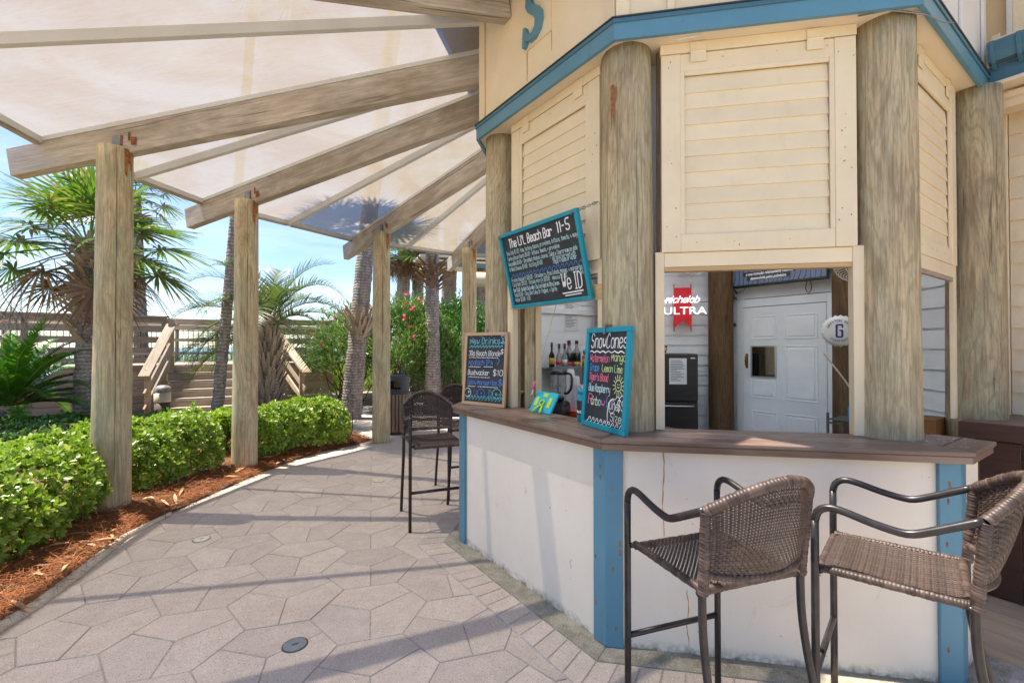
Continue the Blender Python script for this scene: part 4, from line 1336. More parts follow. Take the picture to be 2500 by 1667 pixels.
# ------------------------------------------------------------------ canopy on round posts
def zb(r): return 4.08 - 0.187 * (r - 2.0)
CAN = thing('shade_canopy', 'fan shaped canopy of pale sheets on grey timber beams and round posts', 'canopy', (-1.0, 5.0, 0))
BEAMS = [(228.0, 5.4), (205.5, 5.4), (178.8, 5.455), (161.5, 5.397), (137.8, 5.21), (118.0, 5.3), (97.0, 5.3)]
def CP(a, r, z, side=0.0):
    c, s = math.cos(R(a)), math.sin(R(a))
    return Vector((OC.x + r * c - side * s, OC.y + r * s + side * c, z))
BW, BH = .105, .27
cosb = math.cos(math.atan(.187))
for i, (a, r) in enumerate(BEAMS):
    lat = -0.05 if a > 150 else -0.03
    p0, p1 = CP(a, 1.86, zb(1.86) + BH / 2, lat), CP(a, 6.50, zb(6.50) + BH / 2, lat)
    board('beam', p1, p0, BW, BH, BEAM, CAN, bevel=.006)
    for sd in (-1, 1):
        q0, q1 = CP(a, 1.90, zb(1.90) + BH + .026, lat + sd * .034), CP(a, 6.20, zb(6.20) + BH + .026, lat + sd * .034)
        board('panel_frame', q1, q0, .052, .044, ALU, CAN)
    x, y = CP(a, r, 0).xy
    if i >= 1:
        top = zb(r) + .055
        po = pile('post', x, y, 0.0 if a > 150 else -.04, top, .150, .138, PILE, CAN, seed=60 + i)
        # strap, bolt and rust stain where the beam sits on the post
        c, s = math.cos(R(a)), math.sin(R(a))
        base = CP(a, r - .02, top + .035, lat + BW / 2 + .004)
        Ms = frame(base, (-c, -s, 0), z=(0, 0, 1))
        st = MB().box((0, 0, .025), (.085, .008, .135)).obj('strap', STEEL, CAN, Ms, bevel=.001)
        MB().tube([(0, .0, .02), (0, .018, .02)], .014, 10).obj('bolt', STEEL, st, Ms)
        MB().box((.050, -.001, .025), (.016, .009, .138)).box((0, .0, -.042), (.15, .012, .006)).obj('rust_stain', RUST, CAN, Ms)
        ca = math.degrees(math.atan2(-y, -x))
        rust_patch(x, y, top - .01, .34, .1435, ca + 30, ca + 62, CAN, 10 + i)
        crack(x, y, .9, top - .03, .1475, ca + 5, CAN, 50 + i, .003)
        for q in range(3):
            z0 = random.uniform(.2, 2.0)
            crack(x, y, z0, z0 + random.uniform(.5, 1.0), .1515, ca + random.uniform(-55, 55), CAN, 70 + 5 * i + q, random.uniform(.001, .002))
        MB().box((.17, -.002, .04), (.05, .004, .075)).box((.125, -.0025, .085), (.018, .003, .08)).obj('rust_stain', RUST, CAN, Ms)
# sheets, middle ribs and outer edge bars
for i in range(len(BEAMS) - 1):
    a0, a1 = BEAMS[i][0], BEAMS[i + 1][0]
    RO = 6.20
    e0, e1 = CP(a0, RO, zb(RO) + BH + .05), CP(a1, RO, zb(RO) + BH + .05)
    mid_o = (e0 + e1) / 2
    am = math.degrees(math.atan2(mid_o.y - OC.y, mid_o.x - OC.x)) % 360
    mi = CP(am, 1.88, zb(1.88) + BH + .05)
    w0, w1 = CP(a0, 1.88, zb(1.88) + BH + .05), CP(a1, 1.88, zb(1.88) + BH + .05)
    for (A_, B_, C_, D_) in ((e0, mid_o, mi, w0), (mid_o, e1, w1, mi)):
        n = 14; V = []; 
        for p in range(n + 1):
            for q in range(n + 1):
                t, u = p / n, q / n
                pt = (A_.lerp(B_, u)).lerp(D_.lerp(C_, u), t)
                pt.z -= .02 * 4 * u * (1 - u) * math.sin(math.pi * t) * .6
                V.append(tuple(pt))
        I = np.arange(n)[:, None] * (n + 1) + np.arange(n)[None]
        np_obj('canopy_sheet', np.array(V), [np.stack([I, I + 1, I + n + 2, I + n + 1], -1).reshape(-1, 4)], SHEET, CAN, smooth=True)
    dn = Vector((0, 0, -.045))
    board('rib', mid_o + dn, mi + dn, .052, .085, ALU, CAN)
    dn = Vector((0, 0, -.03))
    for (p, q) in ((e0, mid_o), (mid_o, e1)):
        board('edge_bar', p + dn, q + dn, .075, .06, ALU, CAN)
        d_ = (q - p).normalized()
        board('edge_trim', p + Vector((0, 0, -.072)) + d_ * .05, q + Vector((0, 0, -.072)) - d_ * .02, .045, .022, BEAM, CAN)

# ------------------------------------------------------------------ bar stools
def weave(S, nu, nv, fill, amp, su=None):
    """woven strands over surface S(u,v) -> (point); returns MB"""
    mb = MB()
    e = 1e-3
    def P(u, v): return Vector(S(u, v))
    def nrm2(u, v):
        a = P(min(u + e, 1), v) - P(max(u - e, 0), v); b_ = P(u, min(v + e, 1)) - P(u, max(v - e, 0))
        return a.cross(b_).normalized()
    for dirn in (0, 1):
        n1_, n2_ = (nu, nv) if dirn == 0 else (nv, nu)
        for i in range(n1_):
            c = (i + .5) / n1_
            hw = fill / 2 / n1_
            vs = []
            for j in range(n2_):
                t = (j + .5) / n2_
                sg = (1 if (i + j) % 2 else -1) * (1 if dirn == 0 else -1) * amp
                tt = 0.0 if j == 0 else 1.0 if j == n2_ - 1 else t
                if dirn == 0:
                    a, b_, m_ = P(c - hw, tt), P(c + hw, tt), nrm2(c, t)
                else:
                    a, b_, m_ = P(tt, c - hw), P(tt, c + hw), nrm2(t, c)
                vs += [a + m_ * sg, b_ + m_ * sg]
            mb.add(vs, [(2 * k, 2 * k + 1, 2 * k + 3, 2 * k + 2) for k in range(n2_ - 1)])
    return mb

def resample(pts, step):
    pts = [Vector(p) for p in pts]
    # Catmull-Rom
    out = []
    for i in range(len(pts) - 1):
        p0, p1, p2, p3 = pts[max(i - 1, 0)], pts[i], pts[i + 1], pts[min(i + 2, len(pts) - 1)]
        n = max(2, int((p2 - p1).length / step))
        for k in range(n):
            t = k / n
            out.append(.5 * ((2 * p1) + (p2 - p0) * t + (2 * p0 - 5 * p1 + 4 * p2 - p3) * t * t + (3 * p1 - p0 - 3 * p2 + p3) * t ** 3))
    out.append(pts[-1])
    return out

def bands(pts, r, step=.011, n=10):
    p = resample(pts, step)
    mb = MB()
    for i in range(len(p) - 1):
        k = 1.0 + random.uniform(-.07, .07)
        d_ = (p[i + 1] - p[i])
        mb.tube([p[i] - d_ * .08, p[i] + d_ * .2, p[i + 1] - d_ * .2, p[i + 1] + d_ * .08], [r * .9 * k, r * k, r * k, r * .9 * k], n, cap=False)
    return mb

SZ = .745
def back_s(u, v):
    q = 2 * u - 1; m_ = 1 - q * q
    b_ = Vector((.222 * q, -.236 - .055 * m_, .805 - .012 * m_)); t = Vector((.236 * q, -.252 - .125 * m_, 1.030 + .118 * m_))
    p = b_.lerp(t, v)
    p.y -= .012 * math.sin(math.pi * v)
    return p
def seat_s(u, v):
    q = 2 * u - 1
    z = SZ - .018 * (1 - q * q) * math.sin(math.pi * min(1, v * 1.1)) - (.03 * ((v - .88) / .12) ** 2 if v > .88 else 0)
    return Vector((.212 * q, -.212 + .425 * v, z))

def make_stool():
    t = thing('bar_stool', 'x', 'bar stool', (0, 0, 0), 'woven brown bar stools')
    sm = dict(smooth=True)
    for s in (-1, 1):
        MB().tube(resample([(s * .245, .215, 0), (s * .245, .215, .45), (s * .245, .215, .925)], .15), .0145, 12).obj('leg', TUBE, t, **sm)
        MB().tube(resample([(s * .232, -.350, 0), (s * .232, -.300, .25), (s * .231, -.252, .46), (s * .230, -.232, .60), (s * .230, -.228, .74), (s * .230, -.236, .82)], .03), .0145, 12).obj('leg', TUBE, t, **sm)
        MB().tube(resample([(s * .245, .215, .92), (s * .245, .206, .958), (s * .245, .176, .981), (s * .245, .130, .980), (s * .245, .04, .957), (s * .245, -.035, .944), (s * .245, -.075, .947), (s * .244, -.13, .972), (s * .240, -.20, 1.008), (s * .237, -.250, 1.033)], .02), .0145, 12).obj('armrest', TUBE, t, **sm)
        bands([(s * .230, -.232, .735), (s * .230, -.236, .80), (s * .234, -.246, .92), (s * .237, -.254, 1.03)], .0185).obj('back_post', WICKER, t, **sm)
    MB().tube([(-.245, .215, .335), (.245, .215, .335)], .013, 10).obj('footrest', TUBE, t, **sm)
    for y in (.198, -.218):
        for s in (-1, 1):
            MB().tube([(s * .205, y, SZ - .012), (s * .240, y, SZ - .012)], .012, 8).obj('seat_bracket', TUBE, t, **sm)
    rim = MB()
    c = [(-.212, -.216, SZ - .006), (.212, -.216, SZ - .006), (.212, .205, SZ - .012), (-.212, .205, SZ - .03)]
    for p, q in ((c[0], c[1]), ((.214, -.216, SZ - .006), (.214, .205, SZ - .012)), ((-.214, -.216, SZ - .006), (-.214, .205, SZ - .012)), ((-.212, .208, SZ - .024), (.212, .208, SZ - .024))):
        mm = bands([p, tuple((Vector(p) + Vector(q)) / 2), q], .0155)
        rim.add(mm.v, mm.f)
    rim.obj('seat_rim', WICKER, t, **sm)
    weave(seat_s, 44, 44, .86, .0022).obj('seat', WICKER, t)
    weave(back_s, 44, 30, .74, .0022).obj('backrest', WICKER, t)
    top = [back_s(i / 14, 1.0) for i in range(15)]
    bot = [back_s(i / 10, 0.0) for i in range(11)]
    mm = bands(top, .0195); m2_ = bands(bot, .0135)
    mm.obj('back_rim', WICKER, t, **sm)
    m2_.obj('lower_rail', WICKER, t, **sm)
    return t
def copy_thing(root):
    r = root.copy(); COL.objects.link(r); WM[r.name] = Matrix.Identity(4)
    for ch in [o for o in root.children]:
        c = ch.copy(); COL.objects.link(c); c.parent = r
        for g_ in list(ch.children):
            d_ = g_.copy(); COL.objects.link(d_); d_.parent = c
    return r
proto = make_stool()
bpy.context.view_layer.update()
stools = [((.81, 1.905), (-.32, .947), 'woven brown bar stool with its pierced back to the viewer, before the front counter'),
          ((1.506, 1.84), (-.746, .667), 'woven brown bar stool at the right edge, turned side on to the counter'),
          ((-.735, 4.27), (.38, -.925), 'woven brown bar stool standing beyond the blue left corner of the bar'),
          ((-.53, 5.12), (.42, -.91), 'woven brown bar stool half hidden behind the stool at the left corner')]
for i, (p, f, lab) in enumerate(stools):
    o = proto if i == 0 else copy_thing(proto)
    o['label'] = lab
    stools[i] = (o, p, f)
for o, p, f in stools:
    o.location = (p[0], p[1], 0.001)
    o.rotation_euler = (0, 0, math.atan2(-f[0], f[1]))

# ------------------------------------------------------------------ chalkboards
def chalkboard(name, label, BL, e, w, h, lean, fmat, fw=.028, depth=.022, group=None):
    t = thing(name, label, 'chalkboard', tuple(BL), group)
    e = Vector(e).normalized()
    out = e.cross(Vector((0, 0, 1)))
    up = (Vector((0, 0, 1)) * h - out * lean).normalized()
    M = frame(BL, e, y=up)
    MB().box((w / 2, h / 2, -depth * .6), (w - fw, h - fw, .006)).obj('slate', SLATE, t, M)
    for nm, c, s_, rot in (('f', (w / 2, fw / 2), (w, fw), 0), ('f', (w / 2, h - fw / 2), (w, fw), 0), ('f', (fw / 2, h / 2), (h - 2 * fw, fw), 1), ('f', (w - fw / 2, h / 2), (h - 2 * fw, fw), 1)):
        Mf = M @ Matrix.Translation((c[0], c[1], -depth / 2)) @ (Matrix.Rotation(R(90), 4, 'Z') if rot else Matrix.Identity(4))
        MB().box((0, 0, 0), (s_[0], s_[1], depth)).obj('frame_rail', fmat, t, Mf, bevel=.003)
    Mt = M @ Matrix.Translation((0, 0, -depth * .6 + .0042))
    return t, M, Mt

# board of new drinks
BL = Vector((-.425, 3.872, CT + .002)); BR = Vector((-.060, 3.600, CT + .002))
t, M, Mt = chalkboard('chalkboard', 'wood framed chalkboard of new drinks leaning on the left round post', BL, BR - BL, .455, .60, .045, FRAMEPINE, .026)
T = Ink(); T.text('New Drinks', .05, .505, .052, .0042, .33); T.waves(.045, .40, .475, .018, 11, .004); T.stroke([(.385, .57), (.425, .57), (.405, .535), (.385, .57)], .006); T.stroke([(.405, .535), (.405, .505)], .005); T.stroke([(.385, .512), (.425, .512), (.405, .53), (.385, .512)], .006)
for i in range(9): T.stroke([(.06 + i * .037, .568 - .03 * (i % 3)), (.063 + i * .037, .568 - .03 * (i % 3))], .005)
T.waves(.04, .42, .045, .035, 11, .004)
T.obj('chalk_lettering', CHALKT, t, Mt)
T = Ink(); T.text('30a Beach Blonde', .045, .408, .042, .0036, .34); T.text("$7", .385, .425, .034, .004)
T.text('Bushwacker', .045, .248, .042, .0037, .235); T.text('$10', .315, .250, .045, .0045)
for a, b_, z in ((.05, .36, .390), (.05, .28, .228), (.05, .18, .313), (.215, .31, .316), (.05, .13, .150), (.16, .37, .152)): T.waves(a, b_, z, .004, 6, .003)
T.circle(.055, .10, .035, .004); T.circle(.068, .105, .006, .004)
T.obj('chalk_lettering', CHALKW, t, Mt)
T = Ink(); T.text('Apalach IPA', .045, .332, .042, .0037, .27); T.text('7', .345, .335, .045, .0048)
T.text('Spicy Margaritas', .045, .170, .040, .0035, .32); T.text('$8', .375, .172, .045, .0046)
T.circle(.20, .10, .042, .004, ry=.036); T.stroke([(.165, .10), (.125, .13), (.125, .075), (.165, .10)], .004); T.circle(.205, .10, .006, .004)
T.obj('chalk_lettering', CHALKB, t, Mt)
T = Ink(); T.circle(.365, .105, .045, .004, ry=.038); T.stroke([(.325, .105), (.285, .135), (.285, .075), (.325, .105)], .004); T.circle(.36, .10, .008, .005); T.stroke([(.385, .095), (.395, .10), (.40, .11)], .004)
T.obj('chalk_drawing', CHALKT, t, Mt)
MB().box((.225, .605, -.006), (.022, .05, .005)).obj('hanger', STEEL, t, M)

# snow cone board
BL = Vector((.425, 2.850, CT + .002)); BR = Vector((.595, 2.445, CT + .002))
t, M, Mt = chalkboard('chalkboard', 'teal framed chalkboard of snow cones standing against the front round post', BL, BR - BL, .438, .595, .045, TEAL, .030, .030)
T = Ink(); T.text('SnowCones', .042, .475, .085, .0060, .365); T.stroke([(.04 + .018 * i, .452 + .006 * math.sin(i * 1.9)) for i in range(20)], .007)
T.text('One', .272, .128, .052, .0042, .085); T.text('$5', .345, .128, .060, .0046, squeeze=.62); T.text('Size', .285, .062, .048, .0042, .105)
T.stroke([(.262, .05), (.255, .10), (.262, .16), (.30, .19), (.325, .185), (.34, .205), (.365, .198), (.385, .215), (.40, .205)], .005); T.circle(.295, .145, .03, .004, ry=.04)
T.waves(.045, .40, .032, .03, 9, .0048, -.008); T.text('*', .25, .405, .03, .006)
T.obj('chalk_lettering', CHALKW, t, Mt)
T = Ink(); T.text('Watermelon', .042, .392, .046, .0036, .205); T.text("Tiger's Blood", .045, .280, .044, .0038, .20); T.text('R', .045, .135, .062, .0048); T.text('w', .185, .135, .05, .0042)
T.obj('chalk_lettering', CHALKP, t, Mt)
T = Ink(); T.text('Mango', .262, .400, .046, .0036, .14); T.text('Lemon Lime', .175, .336, .042, .0036, .20); T.text('in', .098, .135, .05, .0042, squeeze=.6)
T.circle(.345, .265, .028, .005, ry=.032)
for i in range(14):
    a = 2 * math.pi * i / 14
    T.stroke([(.345 + .035 * math.cos(a), .265 + .040 * math.sin(a)), (.345 + .052 * math.cos(a), .265 + .060 * math.sin(a))], .0045)
T.stroke([(.335, .272), (.34, .270)], .004); T.stroke([(.350, .272), (.355, .270)], .004); T.stroke([(.334, .258), (.345, .252), (.356, .258)], .004)
T.obj('chalk_lettering', CHALKG, t, Mt)
T = Ink(); T.text('Grape', .045, .336, .044, .0036, .105); T.text('!', .238, .135, .06, .005)
T.obj('chalk_lettering', CHALKB, t, Mt)
T = Ink(); T.text('Blue Raspberry', .045, .215, .044, .0036, .225); T.text('a', .078, .135, .05, .0042, squeeze=.6); T.text('bo', .130, .135, .05, .0042, squeeze=.6)
T.obj('chalk_lettering', CHALKC, t, Mt)
MB().box((.20, .585, .003), (.018, .06, .004)).obj('hanger', STEEL, t, M)
MB().box((.225, .603, -.01), (.04, .012, .012)).obj('hinge_stub', RUST, t, M)

# menu board hung over the left opening, top tipped forward
b0 = FP(1, -.365, -.20, 1.893)
t, M, Mt = chalkboard('chalkboard', 'large teal framed menu chalkboard hanging tilted over the left opening', b0, d1v, .862, .565, -.14, TEAL, .026, .03)
T = Ink()
T.text("The Li'L Beach Bar", .10, .452, .062, .0085, .50); T.text('11-5', .645, .455, .070, .009, .13)
T.text('We ID', .60, .085, .105, .0085, .20); T.stroke([(.595, .062), (.79, .066)], .008); T.stroke([(.615, .045), (.77, .049)], .008)
T.obj('chalk_lettering', CHALKW, t, Mt)
T = Ink()
lines = [("The Club $7.00  Ham, turkey, bacon, provolone, lettuce, tomato, & mayo", .045, .402, .79), ("Turkey Bacon Ranch $11.00 - lettuce, tomato, & provolone", .045, .362, .60),
         ("Quesadilla $11.00 - Shredded chicken, cheese, Salsa & Sourcream on side", .045, .322, .76), ("Grilled Cheese $9.00   Hot Dog $9.00", .045, .283, .40), ("* All food served with", .53, .292, .25), ("chips & soda or water", .555, .268, .23),
         ("Frozen Daiquiri's $10.00 - Strawberry, Pina Colada, Mango, & margarita", .045, .200, .77), ("Cocktails $8.00   Bloody Mary's $8.00   Mimosa $7.00", .045, .165, .62), ("$6", .79, .168, .03),
         ("Beer $5.00 - Bud light, Bud w. Miller Lite, Coors light, Mic Ultra, Corona", .045, .125, .53), ("Soda $2.00 - Coke, Diet Coke, Dr. Pepper, & Sprite", .045, .088, .50), ("Water $2.00 - H2O", .045, .050, .19)]
for s_, x, y, f in lines: T.text(s_, x, y, .029, .0024, f)
T.obj('chalk_lettering', CHALKC, t, Mt)
T = Ink(); T.waves(.045, .82, .232, .026, 18, .0036)
T.obj('chalk_lettering', CHALKB, t, Mt)
hk = MB()
for x in (.03, .832):
    hk.tube([(x, .545, .0), (x, .545, .012), (x - .008, .53, .012)], .004, 6)
hk.obj('screw_eye', RUST, t, M)
ch0 = M @ Vector((.862, .545, -.015)); ch1 = FP(1, .50, -.225, 2.50)
ch = MB()
for i in range(7):
    p = ch0.lerp(ch1, i / 7); q = ch0.lerp(ch1, (i + 1) / 7)
    c = (p + q) / 2; d_ = (q - p).normalized(); sdv = d_.cross(Vector((0, 0, 1))).normalized() if i % 2 else Vector((0, 0, 1))
    L = (q - p).length * .62
    ch.tube([c + d_ * L * math.cos(a) + sdv * .008 * math.sin(a) for a in np.linspace(0, 2 * math.pi, 11)[:-1]], .0022, 5, closed=True)
ch.tube([ch1, ch1 + d1v * .03, ch1 + d1v * .05 + Vector((0, 0, -.015))], .003, 6)
tag(ch.obj('chain', STEEL, None), 'short rusty chain holding the large menu board to the shutter', 'chain')

# ------------------------------------------------------------------ things on the counter and inside
def paper_sheet(name, label, k, s, o, z, w, h, n, rot=0, seed=1):
    t = thing(name, label, 'notice', tuple(FP(k, s, o, z)))
    M = FM(k, s, o, z) @ Matrix.Rotation(math.pi, 4, 'Z')        # local x to the viewer's right inside the room, -y... out of the wall
    MB().box((0, 0, 0), (w, .002, h)).obj('sheet', PAPER, t, M)
    rs = random.Random(seed)
    mb = MB()
    for i in range(n):
        l = rs.uniform(.35, .8) * w
        mb.box((-w * .42 + l / 2, -.0016, h * .42 - i * h * .84 / n), (l, .0008, h * .35 / n))
    mb.obj('print_lines', INK, t, M)
paper_sheet('paper_notice', 'printed paper notice pinned to the wall above the bottles', 7, -.235, -.066, 1.99, .24, .36, 16, seed=3)
paper_sheet('paper_notice', 'printed paper sheet on the black fridge door', 6, -.105, -.6815, 1.31, .20, .31, 13, seed=5)

# speed rail with bottles
RL = thing('speed_rail', 'stainless bottle rail on the back wall behind the blender', 'rail', tuple(FP(7, 0, -.15, 1.12)))
fbox('trough', 7, -.62, .27, -.30, -.062, 1.345, 1.352, STAINLESS, RL)
fbox('front_plate', 7, -.62, .27, -.303, -.295, 1.10, 1.36, STAINLESS, RL)
def bottle(name, label, s, h, r, mat, parts, o=-.2):
    c = FP(7, s, o, 1.353)
    t = thing(name, label, 'bottle', tuple(c), 'bottles in the rail')
    Mx = Matrix.Translation(c)
    MB().lathe([(r * .95, 0), (r, .01), (r, h * .52), (r * .8, h * .60), (r * .36, h * .72), (r * .33, h * .90), (r * .36, h * .92)], 16).obj('glass', mat, t, Mx, smooth=True)
    for nm, m_, z0, z1, k in parts:
        MB().lathe([(k, z0 * h), (k, z1 * h)], 16).obj(nm, m_, t, Mx, smooth=True)
bottle('liquor_bottle', 'dark bottle with gold label and pourer, leftmost in the rail', .207, .27, .036, BOTTLE, [('label', GOLD, .15, .42, .0368), ('pourer', CHARCOAL, .90, 1.12, .014)])
bottle('liquor_bottle', 'clear bottle with red label and grey pourer beside the leftmost bottle', .092, .25, .036, BOTTLECLEAR, [('label', REDLAB, .12, .30, .0368), ('pourer', CHARCOAL, .90, 1.15, .015)])
bottle('liquor_bottle', 'clear bottle with grey pourer left of the red collared mixer', .0, .25, .035, BOTTLECLEAR, [('label', PAPER, .12, .36, .0356), ('pourer', CHARCOAL, .90, 1.16, .015)])
bottle('mixer_bottle', 'black labelled mixer bottle with red collar', -.072, .33, .052, BOTTLECLEAR, [('label', BLACKP, .18, .52, .0528), ('band', REDLAB, .06, .17, .0527), ('collar', REDLAB, .80, .86, .021), ('cap', BLACKP, .86, 1.0, .022)])
bottle('mixer_bottle', 'black labelled mixer bottle with yellow collar', -.20, .33, .052, BOTTLECLEAR, [('label', BLACKP, .18, .52, .0528), ('band', YELLAB, .06, .17, .0527), ('collar', YELLAB, .80, .86, .021), ('cap', BLACKP, .86, 1.0, .022)])
bottle('shaker_bottle', 'small orange spice bottle with blue cap at the right of the rail', -.335, .21, .03, ORANGE, [('label', GOLD, .1, .45, .0306), ('cap', BRIGHTBLUE, .80, 1.0, .022), ('band', BRIGHTBLUE, .55, .62, .030)])

# blender
c = Vector((.40, 4.0, .961))
t = thing('blender', 'black countertop blender with clear jug behind the left counter', 'blender', tuple(c))
Mx = Matrix.Translation(c) @ Matrix.Rotation(R(-25), 4, 'Z')
MB().add([(-.09, -.10, 0), (.09, -.10, 0), (.09, .10, 0), (-.09, .10, 0), (-.085, -.085, .09), (.085, -.085, .09), (.085, .09, .15), (-.085, .09, .15), (-.06, -.05, .165), (.06, -.05, .165), (.06, .07, .175), (-.06, .07, .175)],
         [(3, 2, 1, 0), (0, 1, 5, 4), (1, 2, 6, 5), (2, 3, 7, 6), (3, 0, 4, 7), (4, 5, 9, 8), (5, 6, 10, 9), (6, 7, 11, 10), (7, 4, 8, 11), (8, 9, 10, 11)]).obj('base', BLACKP, t, Mx, bevel=.012, seg=3)
pl = MB()
for i in range(4):
    for j in range(2): pl.box((-.045 + .03 * i, -.094 + .012 * j, .045 + .03 * j), (.02, .004, .012))
pl.obj('buttons', STAINLESS, t, Mx)
MB().lathe([(.048, .176), (.055, .20), (.062, .24), (.075, .40)], 4 * 5, cap=False).obj('jug', CLEAR, t, Mx, smooth=True)
MB().lathe([(.05, .172), (.058, .20), (.05, .215)], 20).obj('collar', BLACKP, t, Mx, smooth=True)
MB().lathe([(.078, .40), (.082, .405), (.082, .425), (.06, .435), (.03, .44)], 20).obj('lid', BLACKP, t, Mx, smooth=True)
MB().tube(resample([(.07, 0, .41), (.115, 0, .405), (.125, 0, .36), (.118, 0, .28), (.085, 0, .24), (.06, 0, .24)], .02), .011, 8).obj('handle', BLACKP, t, Mx, smooth=True)
MB().lathe([(.008, .2), (.008, .40)], 8).box((0, 0, .24), (.05, .008, .012)).box((0, 0, .30), (.045, .008, .012)).obj('blade_shaft', BLACKP, t, Mx)

# stacked cups and trays
def cups(label, x, y, z, h, r):
    t = thing('cup_stack', label, 'cups', (x, y, z), 'cup stacks')
    n = int(h / .016)
    for i in range(n):
        MB().lathe([(r, 0), (r * 1.03, .004), (r * .74, .085), (r * .72, .086)], 18, cap=True).obj('cup', CUP, t, Matrix.Translation((x, y, z + .016 * i)), smooth=True)
cups('tall stack of clear plastic cups right of the blender', .575, 4.16, .976, .30, .044)
cups('shorter stack of clear plastic cups beside the teal jar', .655, 4.20, .976, .22, .044)
cups('stack of clear plastic cups behind the blender jug', .565, 4.42, .963, .36, .042)
def tray(label, x, y, w, d_, h, rz):
    t = thing('tray', label, 'tray', (x, y, .962), 'orange trays')
    Mx = Matrix.Translation((x, y, .962)) @ Matrix.Rotation(rz, 4, 'Z')
    MB().box((0, 0, .006), (w, d_, .012)).obj('base', ORANGE, t, Mx, bevel=.003)
    mb = MB()
    for sx in (-1, 1): mb.box((sx * (w / 2 - .005), 0, h / 2 + .012), (.01, d_, h))
    for sy in (-1, 1): mb.box((0, sy * (d_ / 2 - .005), h / 2 + .012), (w - .021, .01, h))
    mb.obj('side', ORANGE, t, Mx, bevel=.003)
tray('orange red plastic tray holding cups right of the blender', .60, 4.12, .30, .30, .07, R(-35))
tray('orange red plastic bin at the end of the work counter', .98, 4.45, .30, .25, .12, R(-35))

# tip jar
c = Vector((.478, 2.985, CT + .001))
t = thing('tip_jar', 'teal painted tip jar with black label behind the snow cone board', 'jar', tuple(c))
Mx = Matrix.Translation(c)
MB().lathe([(.052, 0), (.056, .006), (.056, .155), (.046, .172), (.044, .176), (.052, .180), (.052, .205), (.046, .206), (.044, .19), (.04, .02)], 28).obj('jar', TEAL, t, Mx, smooth=True)
Ml = Mx @ Matrix.Rotation(R(-130), 4, 'Z')
lb = MB()
n = 12
for i in range(n + 1):
    a = R(-75 + 150 * i / n)
    for z in (.045, .135): lb.v.append((.0572 * math.cos(a), .0572 * math.sin(a), z))
lb.f = [(2 * i, 2 * i + 2, 2 * i + 3, 2 * i + 1) for i in range(n)]
lb.obj('label', BLACKP, t, Ml)
T = Ink(); T.text('TIPS', -.042, .088, .036, .005, .086); T.text('thank You!', -.04, .056, .018, .0032, .082)
for q in range(len(T.mb.v)):
    x, y, z = T.mb.v[q]
    a = x / .0572
    T.mb.v[q] = ((.0582 + z) * math.cos(a), (.0582 + z) * math.sin(a), y)
T.obj('lettering', CHALKW, t, Ml)

# tablet in a rubber case, seen from behind, propped on its lime stand
b0 = Vector((.262, 3.235, CT + .004)); e = Vector((-.140, .207, 0)).normalized()
t = thing('tablet', 'tablet in turquoise rubber case with lime stand on the left counter', 'tablet', tuple(b0))
n_ = Vector((e.y, -e.x, 0)) * 1.0
if n_.dot(Vector((0, -1, 0))) < 0: n_ = -n_
up = (Vector((0, 0, .145)) - n_ * -.0 + n_ * -.085).normalized()
right = -e
Mt_ = frame(b0 + e * .25, right, y=up)
MB().box((.125, .085, -.012), (.25, .17, .022)).obj('case', TURQ, t, Mt_, bevel=.010, seg=3)
MB().box((.125, .085, -.024), (.225, .145, .004)).obj('screen', BLACKP, t, Mt_)
for x, y, w, h in ((.05, .085, .035, .07), (.20, .085, .035, .08), (.125, .14, .05, .028)):
    MB().box((x, y, .0005), (w, h, .004)).obj('grip_inset', LIME, t, Mt_, bevel=.0018)
cc = Mt_ @ Vector((.125, .075, .006))
MB().tube([cc + (Mt_.to_3x3() @ Vector((.022 * math.cos(a), .022 * math.sin(a), 0))) for a in np.linspace(0, 2 * math.pi, 17)[:-1]], .006, 8, closed=True).obj('stand_ring', LIME, t, smooth=True)
for sx in (-1, 1):
    p0 = cc + right * .014 * sx + Vector((0, 0, -.015)); p1 = cc + right * .045 * sx + n_ * .055; p1.z = CT + .006
    MB().tube(resample([p0, (p0 + p1) / 2 + n_ * .008, p1], .02), .008, 8).obj('stand_leg', LIME, t, smooth=True)
# string with pink clip
p0, p1 = FP(1, .10, -.25, 1.90), Vector((.165, 3.47, 1.30))
t = thing('pull_string', 'white pull string with pink clip hanging behind the menu board', 'string', tuple(p1))
MB().tube([p0, (p0 + p1) / 2, p1], .0032, 6).obj('cord', ROPE, t)
MB().tube([p1 + Vector((0, 0, .04)), p1, p1 + Vector((-.006, 0, -.02))], [.006, .010, .007], 8).obj('clip', PINKP, t, smooth=True)
MB().tube([p1 + Vector((-.006, 0, -.02)), p1 + Vector((-.012, 0, -.05)), p1 + Vector((-.02, 0, -.06))], .004, 6).obj('hook', WHITEP, t)

# black fridge
t = thing('fridge', 'black two door fridge against the back wall beneath the red ribbon sign', 'fridge', tuple(FP(6, -.05, -.38, .05)))
fbox('body', 6, -.335, .25, -.64, -.09, .06, 1.52, BLACKP, t, bevel=.008)
fbox('door', 6, -.333, .248, -.68, -.645, .95, 1.515, BLACKP, t, bevel=.012)
fbox('door', 6, -.333, .248, -.68, -.645, .08, .935, BLACKP, t, bevel=.012)
hM = FM(6, 0, -.70, .90)
MB().tube(resample([(-.27, 0.0, 0), (-.26, .025, 0), (.0, .035, 0), (.20, .035, 0)], .03), .008, 8).obj('handle', STAINLESS, t, hM, smooth=True)
fbox('badge', 6, -.30, -.25, -.6835, -.6805, 1.46, 1.475, PAPER, t)
t2 = tag(MB().tube([(0, 0, 0), (.02, 0, .03), (.025, 0, .07), (0, 0, .10)], .03, 8).obj('tool_case', BLACKP, None, FM(6, .02, -.5, 1.525), smooth=True), 'small black tool with orange trim on top of the fridge', 'tool')
